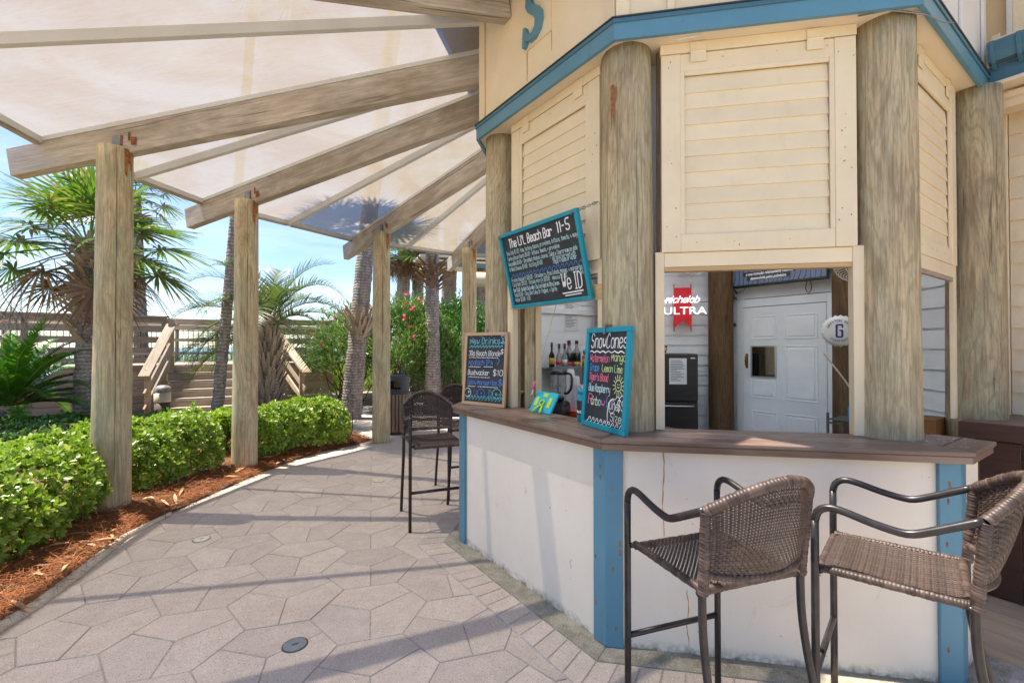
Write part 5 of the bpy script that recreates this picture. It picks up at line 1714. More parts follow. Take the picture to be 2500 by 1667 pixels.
MB().tube([(-.03, -.03, .03), (-.025, -.03, .06), (-.03, -.03, .09)], .007, 6).obj('trim', ORANGE, t2, FM(6, .02, -.5, 1.525))

# lit beer sign: ribbon, script and capitals on wire rods
sgo = -.16
t = thing('neon_beer_sign', 'lit white lettered beer sign with red ribbon on the back wall', 'sign', tuple(FP(6, -.36, sgo, 1.9)))
# inside the room the viewer's right is local -x
def SM(s, o, z): return FM(6, s, o, z) @ Matrix.Rotation(math.pi, 4, 'Z') @ Matrix.Rotation(R(90), 4, 'X')     # x right, y up, z to the viewer
Mr = SM(-.255, sgo, 2.11)
rib = [(-.108, .26), (.108, .26), (.108, -.26), (0, -.165), (-.108, -.26)]
mb = MB(); n = 5
mb.add([(x, y, 0) for x, y in rib] + [(x, y, .02) for x, y in rib], [(0, 1, 2, 3, 4)[::-1], (5, 6, 7, 8, 9)] + [(i, (i + 1) % n, n + (i + 1) % n, n + i) for i in range(n)])
mb.obj('ribbon', REDP, t, Mr)
rod = MB()
for x in (-.105, .105): rod.tube([(x, -.31, -.01), (x, .31, -.01)], .006, 6)
for y in (.075, -.085): rod.tube([(-.33, y, -.012), (.40, y, -.012)], .004, 6)
rod.obj('wire_rod', BLACKP, t, Mr)
font_obj('capital_letters', 'ULTRA', .138, LITWHITE, t, Mr @ Matrix.Translation((.02, -.045, .03)) @ Matrix.Diagonal((1.28, 1, 1, 1)), .008)
T = Ink()
T.text('Michelob', -.225, .045, .085, .0125, .42, slant=.42)
T.stroke([(-.21, .05), (-.24, .04), (-.235, .07), (-.19, .08)], .011)
so = T.obj('script_letters', LITWHITE, t, Mr @ Matrix.Translation((0, .02, .036)))
so.modifiers.new('solid', 'SOLIDIFY').thickness = .006

# television
tvM = FM(5, .14, -.20, 2.335) @ Matrix.Rotation(math.pi, 4, 'Z') @ Matrix.Rotation(R(90 - 9), 4, 'X')      # x right, y up, z out
t = thing('television', 'wide black television mounted above the white door', 'television', tuple(FP(5, .14, -.2, 2.33)))
MB().box((0, .34, -.025), (1.19, .68, .05)).obj('case', BLACKP, t, tvM, bevel=.004)
MB().box((0, .345, .002), (1.17, .645, .003)).obj('screen', SCREEN, t, tvM)
MB().box((-.145 + .145, .118, .0045), (.60, .050, .002)).box((.0, .062, .0045), (.50, .050, .002)).obj('caption_bar', BLACKP, t, tvM @ Matrix.Translation((-.02, .03, 0)))
font_obj('caption', 'e uma inovação relativamente recente,', .052, CAPTION, t, tvM @ Matrix.Translation((-.02, .148, .0062)) @ Matrix.Diagonal((.66, 1, 1, 1)), .0004, shear=.2)
font_obj('caption', 'desenvolvida pelos polinésios.', .052, CAPTION, t, tvM @ Matrix.Translation((-.02, .092, .0062)) @ Matrix.Diagonal((.66, 1, 1, 1)), .0004, shear=.2)
# cables and power strip by the door
cb = MB()
P0 = FP(5, .62, -.10, 2.27)
for i in range(3):
    cb.tube(resample([P0 + Vector((.04 * math.cos(a + i) * (1 + .2 * i), 0.02 * math.sin(a * 1.3 + i), .06 * math.sin(a + .6 * i))) for a in np.linspace(0, 6.5, 11)], .03), .0035, 5)
cb.tube(resample([P0, FP(5, .64, -.10, 2.14), FP(5, .655, -.10, 2.02), FP(5, .65, -.10, 1.90)], .05), .0045, 5)
cb.tube(resample([P0, FP(5, .5, -.11, 2.30), FP(5, .42, -.11, 2.38)], .05), .003, 5)
cb.tube(resample([FP(5, -.25, -.11, 2.36), FP(5, -.27, -.11, 2.26), FP(5, -.24, -.11, 2.20), FP(5, -.21, -.11, 2.25), FP(5, -.23, -.11, 2.36)], .03), .0045, 5)
tag(cb.obj('tangled_cables', BLACKP, None, smooth=True), 'tangle of black cables hanging below the television', 'cables')
tag(fbox('power_strip', 5, .60, .70, -.095, -.13, 1.86, 1.90, BLACKP, None), 'black power strip on the wall left of the white door', 'power strip')

# crown cap sign on the inner right post
cs = Vector((3.17, 4.44, 1.755)); vd = Vector((-cs.x, -cs.y, 0)).normalized()
ex = Vector((-vd.y, vd.x, 0))
Mc = frame(cs, ex, y=(0, 0, 1))
t = thing('bottle_cap_sign', 'white round bottle cap sign with a navy letter on the dark post', 'sign', tuple(cs))
mb = MB(); n = 84
for r_, z in ((.0, .022), (.118, .022), (.130, .014), (.150, -.012)):
    for i in range(n):
        a = 2 * math.pi * i / n
        rr = r_ * (1 + (.022 * math.cos(21 * a) if r_ > .12 else 0) + (.018 * math.cos(21 * a) if r_ > .14 else 0))
        mb.v.append((rr * math.cos(a), rr * math.sin(a), z))
for q in range(3):
    for i in range(n):
        l = (i + 1) % n
        mb.f.append((q * n + i, (q + 1) * n + i, (q + 1) * n + l, q * n + l))
mb.obj('cap', WHITEP, t, Mc, smooth=True)
word = 'GRAYTON BEER'
for i, ch_ in enumerate(word):
    a = R(90 + 66 - 132 * i / (len(word) - 1))
    if ch_ != ' ':
        font_obj('letter', ch_, .03, NAVY, t, Mc @ Matrix.Translation((.098 * math.cos(a), .098 * math.sin(a), .0235)) @ Matrix.Rotation(a - R(90), 4, 'Z'), .001)
word = 'COMPANY'
for i, ch_ in enumerate(word):
    a = R(270 - 40 + 80 * i / (len(word) - 1))
    font_obj('letter', ch_, .03, NAVY, t, Mc @ Matrix.Translation((.098 * math.cos(a), .098 * math.sin(a), .0235)) @ Matrix.Rotation(a + R(90), 4, 'Z'), .001)
gl = MB()
for x, y, w, h in ((-.022, 0, .016, .115), (.0, .058, .05, .014), (.0, -.058, .05, .014), (.022, -.025, .016, .06), (.014, .004, .03, .013), (.024, .045, .012, .03)):
    gl.box((x, y, .0235), (w, h, .002))
gl.obj('emblem_letter', NAVY, t, Mc)

# fans
def fan(name, label, c, look, r, pole):
    t = thing(name, label, 'fan', tuple(c))
    look = Vector(look).normalized()
    Mf = frame(c, look.cross(Vector((0, 0, 1))), z=look)
    mb = MB()
    for i in range(40):
        a = 2 * math.pi * i / 40
        mb.tube([(.05 * math.cos(a), .05 * math.sin(a), .05), (r * .7 * math.cos(a), r * .7 * math.sin(a), .05), (r * math.cos(a), r * math.sin(a), .0), (r * .8 * math.cos(a), r * .8 * math.sin(a), -.06)], .0018, 4, cap=False)
    for rr, z in ((r, 0), (r * .55, .055)):
        mb.tube([(rr * math.cos(a), rr * math.sin(a), z) for a in np.linspace(0, 2 * math.pi, 33)[:-1]], .004, 5, closed=True)
    mb.obj('cage', WHITEP, t, Mf)
    MB().lathe([(.055, .045), (.055, .06), (.05, .065)], 20).obj('badge', WHITEP, t, Mf, smooth=True)
    MB().lathe([(.05, -.14), (.06, -.06), (.04, -.03)], 16).obj('motor', CHARCOAL, t, Mf, smooth=True)
    mb = MB()
    for i in range(3):
        a = 2 * math.pi * i / 3
        q = [(.03, -.02), (.12, -.06), (r * .86, -.05), (r * .86, .05), (.12, .04)]
        mb.add([(x * math.cos(a) - y * math.sin(a), x * math.sin(a) + y * math.cos(a), y * .35) for x, y in q], [(0, 1, 2, 3, 4)])
    mb.obj('blade', CLEAR, t, Mf)
    MB().tube([tuple(c - look * .1), tuple(c - look * .14 + Vector((0, 0, .05))), tuple(c - look * .14 + Vector((0, 0, pole)))], .012, 8).obj('bracket', WHITEP, t)
fan('wall_fan', 'white wall fan hanging at the top left of the front opening', FP(6, -.30, -.28, 2.66), (-.35, -.9, -.15), .20, .3)
fan('wall_fan', 'white wall fan at the top right of the front opening', Vector((2.98, 3.95, 2.33)), (-.45, -.8, -.35), .17, .5)

# wire shelf with blue bin
t = thing('wire_shelf', 'black wire shelf beside the white door', 'shelf', (3.05, 4.05, .05))
sv = Vector((dir_(1).x, dir_(1).y, 0)); nv = Vector((nrm_(1).x, nrm_(1).y, 0))
s0 = Vector((2.94, 4.28, 0))
mb = MB()
for a in (0, .6):
    for b_ in (0, -.35):
        mb.tube([tuple(s0 + sv * a + nv * b_ + Vector((0, 0, .06))), tuple(s0 + sv * a + nv * b_ + Vector((0, 0, .99)))], .012, 8)
mb.obj('leg', CHARCOAL, t, smooth=True)
for z in (.93, .55):
    mb = MB()
    for b_ in np.linspace(0, -.35, 12): mb.tube([tuple(s0 + nv * b_ + Vector((0, 0, z))), tuple(s0 + sv * .6 + nv * b_ + Vector((0, 0, z)))], .0025, 4)
    for dz in (0, -.035):
        for p, q in (((0, 0), (.6, 0)), ((0, -.35), (.6, -.35)), ((0, 0), (0, -.35)), ((.6, 0), (.6, -.35))):
            mb.tube([tuple(s0 + sv * p[0] + nv * p[1] + Vector((0, 0, z + dz))), tuple(s0 + sv * q[0] + nv * q[1] + Vector((0, 0, z + dz)))], .004, 5)
    zz = [tuple(s0 + sv * (.6 * i / 24) + Vector((0, 0, z - (.035 if i % 2 else 0)))) for i in range(25)]
    mb.tube(zz, .0025, 4)
    mb.obj('wire_tier', CHARCOAL, t)
t = thing('blue_bin', 'bright blue plastic bin with white napkins on the wire shelf', 'bin', tuple(s0 + sv * .25 + nv * -.15 + Vector((0, 0, .935))))
Mb_ = frame(s0 + sv * .26 + nv * -.15 + Vector((0, 0, .936)), sv, z=(0, 0, 1))
mb = MB()
for x in (-.115, .115): mb.box((x, 0, .06), (.008, .20, .12))
for y in (-.10, .10): mb.box((0, y, .06), (.222, .008, .12))
mb.box((0, 0, .004), (.222, .19, .008))
mb.obj('bin', BRIGHTBLUE, t, Mb_, bevel=.002)
nm = MB()
for i in range(16):
    nm.box((random.uniform(-.09, .06), random.uniform(-.07, .07), .11 + random.uniform(0, .04)), (.05, .05, .006), Matrix.Rotation(random.uniform(-1, 1), 3, 'X') @ Matrix.Rotation(random.uniform(-1, 1), 3, 'Y'))
nm.obj('napkins', WHITEP, t, Mb_)
tag(MB().tube(resample([FP(3, .1, -.9, 1.55), FP(3, .2, -.8, 1.35), FP(3, .36, -.66, 1.02)], .05), .006, 6).obj('hanging_rope', ROPE, None), 'twisted rope hanging inside the right opening', 'rope')
# ------------------------------------------------------------------ boardwalk with stairs
DZ = 1.19
P0 = Vector((-7.83, 10.4, 0)); EV = Vector((.85, .53, 0)).normalized(); MV = Vector((.53, -.85, 0)).normalized()
def DP(t, o, z): return P0 + EV * t + MV * o + Vector((0, 0, z))
BWK = thing('boardwalk', 'weathered timber boardwalk deck with slatted railings behind the garden', 'boardwalk', tuple(P0))
T0, T1, TS0, TS1 = -4.2, 3.57, 0.0, 2.13
# skirt boards below the deck
for a, b_ in ((T0, TS0), (TS1, T1)):
    for i in range(7):
        z = .03 + .168 * i
        board('skirt_board', DP(a, 0, z + .08), DP(b_, 0, z + .08), .035, .160, DECK if a < 0 else DECKNEW, BWK)
    board('deck_edge', DP(a, .02, DZ - .018), DP(b_, .02, DZ - .018), .09, .036, DECK, BWK)
for i in range(28):
    board('deck_plank', DP(T0, -.10 - .145 * i, DZ - .018), DP(T1 + 2.5, -.10 - .145 * i, DZ - .018), .138, .036, DECK, BWK)
def railing(a, b_, off, nm, mats, boards, posts, cap=True, face=.05):
    for z, h, m_ in boards:
        board('rail_board', DP(a, off, DZ + z), DP(b_, off, DZ + z), .038, h, m_, BWK)
    if cap:
        board('rail_cap', DP(a - .04, off - .03, DZ + 1.09), DP(b_ + .04, off - .03, DZ + 1.09), .15, .038, mats, BWK)
    for t_ in posts:
        board('rail_post', DP(t_, off - face, DZ - .2), DP(t_, off - face, DZ + 1.07), .09, .09, mats, BWK, up=tuple(EV))
fb = [(1.02, .13, DECK), (.81, .14, DECK), (.57, .14, DECK), (.34, .12, DECK), (.11, .12, DECK)]
railing(T0, TS0, .0, 'a', DECK, fb, [-4.1, -2.3, -.95, -.05])
fb2 = [(1.02, .12, DECK), (.80, .15, DECKNEW), (.56, .14, DECKNEW), (.34, .12, DECK), (.10, .12, DECK)]
railing(TS1, T1, .0, 'b', DECK, fb2, [TS1 + .05, T1 - .05])
# brace boards at the right end
board('corner_brace', DP(T1 - .35, -.12, DZ + .55), DP(T1 - .05, -.12, DZ + 1.0), .04, .14, DECK, BWK)
board('corner_brace', DP(T1 - 1.3, -.5, DZ + .5), DP(T1 - .3, -.35, DZ + .02), .04, .12, DECKNEW, BWK)
# far railing with dark balusters
FO = -3.9
railing(T0 - 2, T1 + 2.5, FO, 'c', DECKNEW, [(.99, .14, DECKNEW), (.62, .09, DECKNEW), (.22, .08, DECKNEW)], [-5.5, -3.7, -1.9, -.1, .9, 1.7, 3.5, 5.3], face=.06)
board('rail_board', DP(-4.5, FO + .05, DZ + 1.17), DP(1.2, FO + .05, DZ + 1.17), .04, .16, DECKNEW, BWK)
bal = MB()
t_ = T0 - 2
while t_ < T1 + 2.4:
    p = DP(t_, FO, 0)
    bal.tube([(p.x, p.y, DZ + .03), (p.x, p.y, DZ + .93)], .010, 5, cap=False)
    t_ += .125
bal.tube([tuple(DP(T0 - 2, FO, DZ + .90)), tuple(DP(T1 + 2.4, FO, DZ + .90))], .012, 5)
kind(bal.obj('balusters', BLACKP, BWK), 'stuff')
# flared stairs
NT = 6
topL, topR = DP(TS0 + .06, .02, 0), DP(TS1 - .02, .02, 0)
botL, botR = Vector((-7.05, 9.15, 0)), Vector((-4.75, 10.05, 0))
for i in range(NT):
    f = (i + 1) / (NT)
    z = DZ - .17 * (i + 1)
    a, b_ = topL.lerp(botL, f), topR.lerp(botR, f)
    d_ = (b_ - a).normalized(); m_ = Vector((d_.y, -d_.x, 0))
    board('tread', a - m_ * .16 + Vector((0, 0, z + .152)) - Vector((0, 0, .17)) + Vector((0, 0, 0)), b_ - m_ * .16 + Vector((0, 0, z + .152 - .17)), .31, .036, DECK, BWK) if z > .1 else None
    a2, b2 = topL.lerp(botL, f - 1 / NT), topR.lerp(botR, f - 1 / NT)
    board('riser', a2 - m_ * .0 + Vector((0, 0, z + .06)), b2 + Vector((0, 0, z + .06)), .03, .15, DECK, BWK)
def handrail(top, bot, mt, mt2):
    board('handrail_cap', top, bot, .20, .036, mt, BWK)
    d_ = (bot - top)
    sd = Vector((d_.y, -d_.x, 0)).normalized()
    for dz, hh in ((-.085, .12), (-.42, .12), (-.74, .12)):
        board('handrail_board', top + Vector((0, 0, dz)) + d_ * .03, bot + Vector((0, 0, dz)) - d_ * .04, .04, hh, mt2, BWK)
    q = bot - d_ * .14
    board('newel', Vector((q.x, q.y, 0)), q + Vector((0, 0, -.02)), .10, .10, DECKNEW, BWK, up=tuple(EV))
    q = top + d_ * .02
    board('newel', Vector((q.x, q.y, .3)), q + Vector((0, 0, .12)), .11, .11, DECKNEW, BWK, up=tuple(EV))
handrail(Vector((-7.70, 10.38, 2.12)), Vector((-7.42, 9.25, 1.00)), DECK, DECK)
handrail(Vector((-6.02, 11.53, 2.12)), Vector((-4.62, 10.35, 1.02)), DECKNEW, DECKNEW)

# bollard lamp by the stairs
c = Vector((-7.0, 9.2, 0.0))
t = thing('bollard_lamp', 'bronze bollard lamp with frosted top at the foot of the stairs', 'lamp', tuple(c))
Mx = Matrix.Translation(c)
MB().lathe([(.135, 0), (.135, .50)], 24).obj('post', BRONZEPOST, t, Mx, smooth=True)
MB().lathe([(.138, .50), (.142, .52), (.142, .70)], 24).obj('diffuser', LAMPGLASS, t, Mx, smooth=True)
MB().lathe([(.146, .70), (.148, .74), (.135, .79), (.10, .82), (.05, .835), (.0, .838)], 24, cap=False).obj('cap', LAMPCAP, t, Mx, smooth=True)

# slatted litter bin
c = Vector((-2.14, 8.55, 0))
t = thing('litter_bin', 'slatted wooden litter bin with black hooded top behind a round post', 'bin', tuple(c))
Mx = Matrix.Translation(c)
MB().lathe([(.235, .06), (.235, .70)], 24).obj('liner', BLACKP, t, Mx, smooth=True)
ns = 26
sl = MB().box((0, 0, .40), (.046, .022, .68)).mesh('slat')
for i in range(ns):
    mesh_obj('slat', sl, BINWOOD, t, Mx @ Matrix.Rotation(2 * math.pi * i / ns, 4, 'Z') @ Matrix.Translation((0, -.250, .0)), bevel=.003)
MB().lathe([(.262, .735), (.262, .77), (.225, .775)], 24).obj('rim', CHARCOAL, t, Mx, smooth=True)
hd = MB()
for i in range(24):
    a0, a1 = 2 * math.pi * i / 24, 2 * math.pi * (i + 1) / 24
    f = (math.degrees((a0 + a1) / 2)) % 360
    openg = 225 < f < 300 or 45 < f < 120
    for z0, z1 in (((.775, .83), (.985, 1.06)) if openg else ((.775, 1.06),)):
        hd.add([(.222 * math.cos(a), .222 * math.sin(a), z) for a in (a0, a1) for z in (z0, z1)], [(0, 2, 3, 1)])
        hd.add([(.212 * math.cos(a), .212 * math.sin(a), z) for a in (a0, a1) for z in (z0, z1)], [(1, 3, 2, 0)])
hd.lathe([(.222, 1.06), (.20, 1.075), (.0, 1.085)], 24, cap=False)
hd.obj('hood', CHARCOAL, t, Mx)

# pavilion roof far behind, seen between the posts
t = thing('distant_pavilion', 'distant cream pavilion eave with blue trim beyond the canopy edge', 'building', (-1.4, 15.0, 0))
board('eave', (-2.75, 14.4, 4.18), (2.5, 16.5, 4.3), 1.8, .06, CREAM, t)
board('trim', (-2.60, 13.6, 4.10), (2.4, 15.7, 4.2), .05, .14, BLUE, t)
board('roof_edge', (-2.9, 13.9, 4.28), (2.4, 16.0, 4.4), 1.2, .05, ALU, t)
MB().tube([(-1.15, 13.9, 3.65), (1.6, 15.0, 3.75)], .22, 14).obj('beam', CREAM2, t, smooth=True)
board('ledge', (-1.62, 13.6, .92), (.5, 14.5, .92), .3, .07, CREAM, t)
board('wall', (-1.35, 13.7, .45), (.5, 14.6, .45), .1, .86, BLUE, t)
pile('column', .4, 14.6, 0, 4.1, .15, .15, CREAM2, t, seed=3)

# ------------------------------------------------------------------ plants
def hedge(name, label, path, w, h, n_per_m, mat, seed, group=None, leafsize=(.042, .074), cat='hedge', core=True):
    rs = np.random.default_rng(seed)
    P = np.array([(p[0], p[1]) for p in resample([(x, y, 0) for x, y in path], .1)])
    seg = np.linalg.norm(np.diff(P, axis=0), axis=1); L = seg.sum(); cum = np.concatenate([[0], np.cumsum(seg)])
    t = thing(name, label, cat, (float(P[len(P) // 2][0]), float(P[len(P) // 2][1]), 0), group)
    N = int(n_per_m * L)
    s = rs.uniform(-.12, L + .12, N)
    sx = np.interp(s, cum, P[:, 0]); sy = np.interp(s, cum, P[:, 1])
    tx = np.interp(s + .1, cum, P[:, 0]) - np.interp(s - .1, cum, P[:, 0]); ty = np.interp(s + .1, cum, P[:, 1]) - np.interp(s - .1, cum, P[:, 1])
    ln = np.hypot(tx, ty) + 1e-9; tx, ty = tx / ln, ty / ln
    a = rs.uniform(-.75, np.pi + .75, N)                 # round the hedge section
    sq = (np.abs(np.cos(a)) ** 2.8 + np.abs(np.sin(a)) ** 2.8) ** (-1 / 2.8)
    dep = 1 - np.abs(rs.normal(0, .07, N))
    dep[rs.random(N) < .12] *= rs.uniform(.6, .95)
    bumpy = 1 + .08 * np.sin(s * 4.1 + 2 * a) + .06 * np.sin(s * 9.7 - 3 * a + 1) + .05 * np.sin(s * 17 + 5 * a)
    dep = np.where(rs.random(N) < .06, dep + rs.uniform(.03, .16, N), dep)
    endt = np.clip(np.minimum(s + .12, L + .12 - s) / .22, 0.25, 1) ** .4
    cx = np.cos(a) * sq * dep * bumpy * w / 2 * endt; cz = (np.sin(a) * sq * dep * bumpy * .5 * endt) * h
    pos = np.stack([sx - ty * cx, sy + tx * cx, h * .5 + np.where(cz < 0, cz * .92, cz)], -1)
    out = np.stack([-ty * np.cos(a), tx * np.cos(a), np.sin(a) * .9 + .25], -1)
    out = norm(out) + rs.normal(0, .22, (N, 3))
    # whorls of leaves
    parts = []
    K_ = 7
    base = norm(out)
    ref = norm(np.cross(base, rs.normal(0, 1, (N, 3))))
    ref2 = np.cross(base, ref)
    ph = rs.uniform(0, 6.28, N)
    for k in range(K_):
        an = ph + 2 * np.pi * k / K_ + rs.normal(0, .2, N)
        spread = rs.uniform(.35, 1.25, N)[:, None]
        d_ = norm(ref * np.cos(an)[:, None] + ref2 * np.sin(an)[:, None]) * spread + base * .75
        parts.append(scatter(LEAF_O, LEAF_OF, pos + rs.normal(0, .006, (N, 3)), d_, base + rs.normal(0, .15, (N, 3)), rs.uniform(leafsize[0], leafsize[1], N)))
    V, F = merge(parts)
    np_obj('foliage', V, F, mat, t, smooth=False)
    st = MB()
    for i in range(int(L * 16)):
        q = rs.uniform(0, L); bx, by = np.interp(q, cum, P[:, 0]), np.interp(q, cum, P[:, 1])
        o = rs.normal(0, w * .16, 2); o2 = o + rs.normal(0, .12, 2)
        st.tube([(bx + o[0], by + o[1], 0), (bx + (o[0] + o2[0]) / 2 + rs.normal(0, .03), by + (o[1] + o2[1]) / 2, h * .3), (bx + o2[0], by + o2[1], h * .68)], [.012, .009, .005], 5, cap=False)
    st.obj('stems', STEM, t)
    return t
hedge('hedge', 'bright green clipped hedge at the left edge up to the largest round post', [(-3.98, 1.6), (-3.95, 2.4), (-3.98, 3.1), (-4.10, 3.75), (-4.27, 4.25)], .98, .74, 1500, HEDGE, 1, 'clipped hedges in the planted bed')
hedge('hedge', 'bright green clipped hedge between the first and second round posts', [(-4.32, 4.75), (-4.22, 5.2), (-4.08, 5.65), (-3.98, 5.9)], .98, .76, 1500, HEDGE, 2, 'clipped hedges in the planted bed')
hedge('hedge', 'bright green clipped hedge between the second and third round posts', [(-3.92, 6.25), (-3.68, 6.8), (-3.28, 7.35), (-2.92, 7.72)], .95, .72, 1500, HEDGE, 3, 'clipped hedges in the planted bed')
hedge('low_shrub_bed', 'darker low shrubs at the left behind the near clipped hedge', [(-9.5, 5.7), (-8.0, 6.1), (-6.6, 6.5), (-5.6, 6.75), (-5.0, 6.95)], 1.7, .56, 1300, SHRUB, 4, None, (.036, .055), 'shrubs')
hedge('low_shrub', 'small dark shrub at the foot of the boardwalk skirt', [(-7.55, 8.6), (-7.3, 8.7)], .5, .42, 380, SHRUB, 8, None, (.036, .055), 'shrub')
hedge('maroon_shrub', 'dark maroon leaved shrub at the left edge under the sago palm', [(-9.2, 7.1), (-8.7, 7.35)], .8, .62, 420, MAROON, 9, None, (.05, .09), 'shrub')

def ribbon_leaf(mb_parts, base, d_, up, segs, L, w, droop):
    pass

def fan_leaf(rs, base, d_, pet, R_, dead=False):
    """costapalmate leaf: petiole polyline and blade strips as arrays"""
    d_ = np.array(d_) / np.linalg.norm(d_)
    side = np.cross(d_, [0, 0, 1.0]); side /= max(np.linalg.norm(side), 1e-6)
    up = np.cross(side, d_)
    hub = np.array(base) + d_ * pet + np.array([0, 0, -.10 * pet])
    dd = d_ + np.array([0, 0, -.35 if not dead else -.9]); dd /= np.linalg.norm(dd)
    up2 = np.cross(side, dd)
    n = 30
    V = []; F4 = []; F3 = []
    for i in range(n):
        a = np.radians(-128 + 256 * i / (n - 1)) + rs.normal(0, .03)
        L = R_ * (1 - .28 * (abs(a) / 2.2) ** 2) * rs.uniform(.88, 1.05)
        dr = dd * np.cos(a) + side * np.sin(a)
        fold = up2 * (.05 * (1 if i % 2 else -1))
        tip_droop = (.28 if not dead else .55) * rs.uniform(.4, 1.5)
        tw = np.cross(dr, up2)
        b0 = len(V)
        for tt, ww in ((.04, .010), (.42, .024), (.72, .015), (1.0, .001)):
            c = hub + dr * L * tt + fold * tt * .5 + np.array([0, 0, -1.0]) * tip_droop * L * max(0, tt - .35) ** 2 + up2 * .05 * (1 - tt) * np.cos(a)
            V.append(c - tw * ww * R_ * 1.25); V.append(c + tw * ww * R_ * 1.25 + up2 * .006)
        F4 += [(b0 + 2 * j, b0 + 2 * j + 1, b0 + 2 * j + 3, b0 + 2 * j + 2) for j in range(3)]
    return np.array(V), [np.array(F4)], (base, hub)

def trunk(name, pts, radii, mat, parent, n=18, rough=.006, seed=0, rings=0):
    rs = np.random.default_rng(seed)
    p = resample(pts, .07)
    base = p[0].copy()
    loc = [q - base for q in p]
    rr = np.interp(np.linspace(0, 1, len(p)), np.linspace(0, 1, len(radii)), radii)
    vs = []; fs = []
    for i, q in enumerate(loc):
        for k in range(n):
            a = 2 * math.pi * k / n
            r_ = rr[i] * (1 + rs.normal(0, rough / max(rr[i], .05)) + (.022 * math.sin(i * 2.4) if rings else 0))
            vs.append((q.x + r_ * math.cos(a), q.y + r_ * math.sin(a), q.z))
    for i in range(len(loc) - 1):
        for k in range(n):
            l = (k + 1) % n
            fs.append((i * n + k, i * n + l, (i + 1) * n + l, (i + 1) * n + k))
    fs.append(tuple((len(loc) - 1) * n + k for k in range(n)))
    return MB().add(vs, fs).obj(name, mat, parent, Matrix.Translation(base), smooth=True)

def boots(parent, c0, c1, r0, r1, n, length, seed, mat=None, lean=.9, size=.05):
    """cut leaf bases criss-crossing a palm trunk, each its own mesh"""
    rs = np.random.default_rng(seed)
    ga = 2.39996
    c0, c1 = Vector(c0), Vector(c1)
    shapes = []
    for q in range(4):
        L = 1.0; w = 1.0
        tip = rs.uniform(.55, .8)
        shapes.append(MB().add([(-.5, -.12, 0), (.5, -.12, 0), (.5, .12, 0), (-.5, .12, 0), (-.34, -.10, .5), (.34, -.10, .5), (.34, .16, .5), (-.34, .16, .5), (-.30 * tip, .06, 1.0), (.26 * tip, .04, .93), (.26 * tip, .20, .95), (-.30 * tip, .22, 1.02)],
                               [(0, 1, 5, 4), (1, 2, 6, 5), (2, 3, 7, 6), (3, 0, 4, 7), (4, 5, 9, 8), (5, 6, 10, 9), (6, 7, 11, 10), (7, 4, 8, 11), (8, 9, 10, 11)]).mesh('leaf_base'))
    for i in range(n):
        t = i / max(n - 1, 1)
        c = c0.lerp(c1, t); r = r0 + (r1 - r0) * t
        a = ga * i + rs.normal(0, .12)
        o = Vector((math.cos(a), math.sin(a), 0))
        tilt = lean * rs.uniform(.7, 1.2)
        ax = (o * math.sin(tilt * .5) + Vector((0, 0, 1)) * math.cos(tilt * .5)).normalized()
        tang = Vector((-o.y, o.x, 0))
        M = frame(c + o * r * .82, tang, z=ax) @ Matrix.Diagonal((size * 2.2 * rs.uniform(.8, 1.2), -size * 1.6, length * rs.uniform(.75, 1.25), 1))
        mesh_obj('leaf_base', shapes[i % 4], mat or BOOT, parent, M)

def fan_palm(name, label, base, top, tr, n_live, n_dead, Rl, pet, seed, boot=None, group=None, lean_mid=(0, 0, 0)):
    rs = np.random.default_rng(seed)
    t = thing(name, label, 'palm tree', base, group)
    mid = tuple((Vector(base) + Vector(top)) / 2 + Vector(lean_mid))
    trunk('trunk', [base, mid, top], tr, BARK, t, seed=seed, rings=1)
    live = []; dead = []; pt = MB()
    for i in range(n_live + n_dead):
        isd = i >= n_live
        az = 2.39996 * i + rs.normal(0, .2)
        el = R(80 - 100 * (i / max(n_live, 1)) ** .85) if not isd else R(rs.uniform(-32, -8))
        d_ = np.array([math.cos(az) * math.cos(el), math.sin(az) * math.cos(el), math.sin(el)])
        b0 = np.array(top) + np.array([0, 0, -.12 - (.25 if isd else 0)])
        V, F, (p, h) = fan_leaf(rs, b0, d_, pet * rs.uniform(.75, 1.15) * (.85 if isd else 1), Rl * rs.uniform(.82, 1.1) * (.8 if isd else 1), isd)
        (dead if isd else live).append((V, F))
        pt.tube([tuple(p), tuple((np.array(p) + np.array(h)) / 2 + np.array([0, 0, .03])), tuple(h)], [.018, .013, .009], 5, cap=False)
    V, F = merge(live); np_obj('crown', V, F, FANLEAF, t)
    if dead:
        V, F = merge(dead); np_obj('dead_leaves', V, F, DEADFAN, t)
    pt.obj('petioles', OLEAN, t)
    if boot:
        boots(t, *boot)
    return t
fan_palm('cabbage_palm', 'cabbage palm with booted trunk and shaggy crown behind the largest round post', (-6.93, 7.55, 0), (-6.98, 7.55, 3.35), [.22, .20, .17, .19, .17], 26, 6, .88, .95, 5,
         ((-6.95, 7.55, 1.85), (-6.98, 7.55, 3.30), .19, .17, 110, .30, 6, None, 1.75, .040))
boots(bpy.data.objects['cabbage_palm'], (-6.94, 7.55, 1.5), (-6.94, 7.55, 1.8), .2, .2, 5, .42, 77, None, 1.7, .05)
fan_palm('tall_palm', 'slim grey palm trunk rising just left of the second round post', (-5.30, 8.2, 0), (-4.55, 8.15, 8.9), [.10, .085, .08, .075, .08], 22, 4, .75, .7, 15, None, 'tall palms', (.02, 0, 0))
fan_palm('tall_palm', 'leaning palm trunk with a collar of old leaf bases beside the third post', (-3.62, 10.3, 0), (-2.35, 10.2, 10.8), [.235, .19, .175, .165, .16], 24, 6, .85, .8, 17,
         ((-3.43, 10.28, 1.75), (-3.38, 10.27, 2.15), .185, .185, 34, .46, 18, None, 1.1, .05), 'tall palms', (-.12, 0, 0))
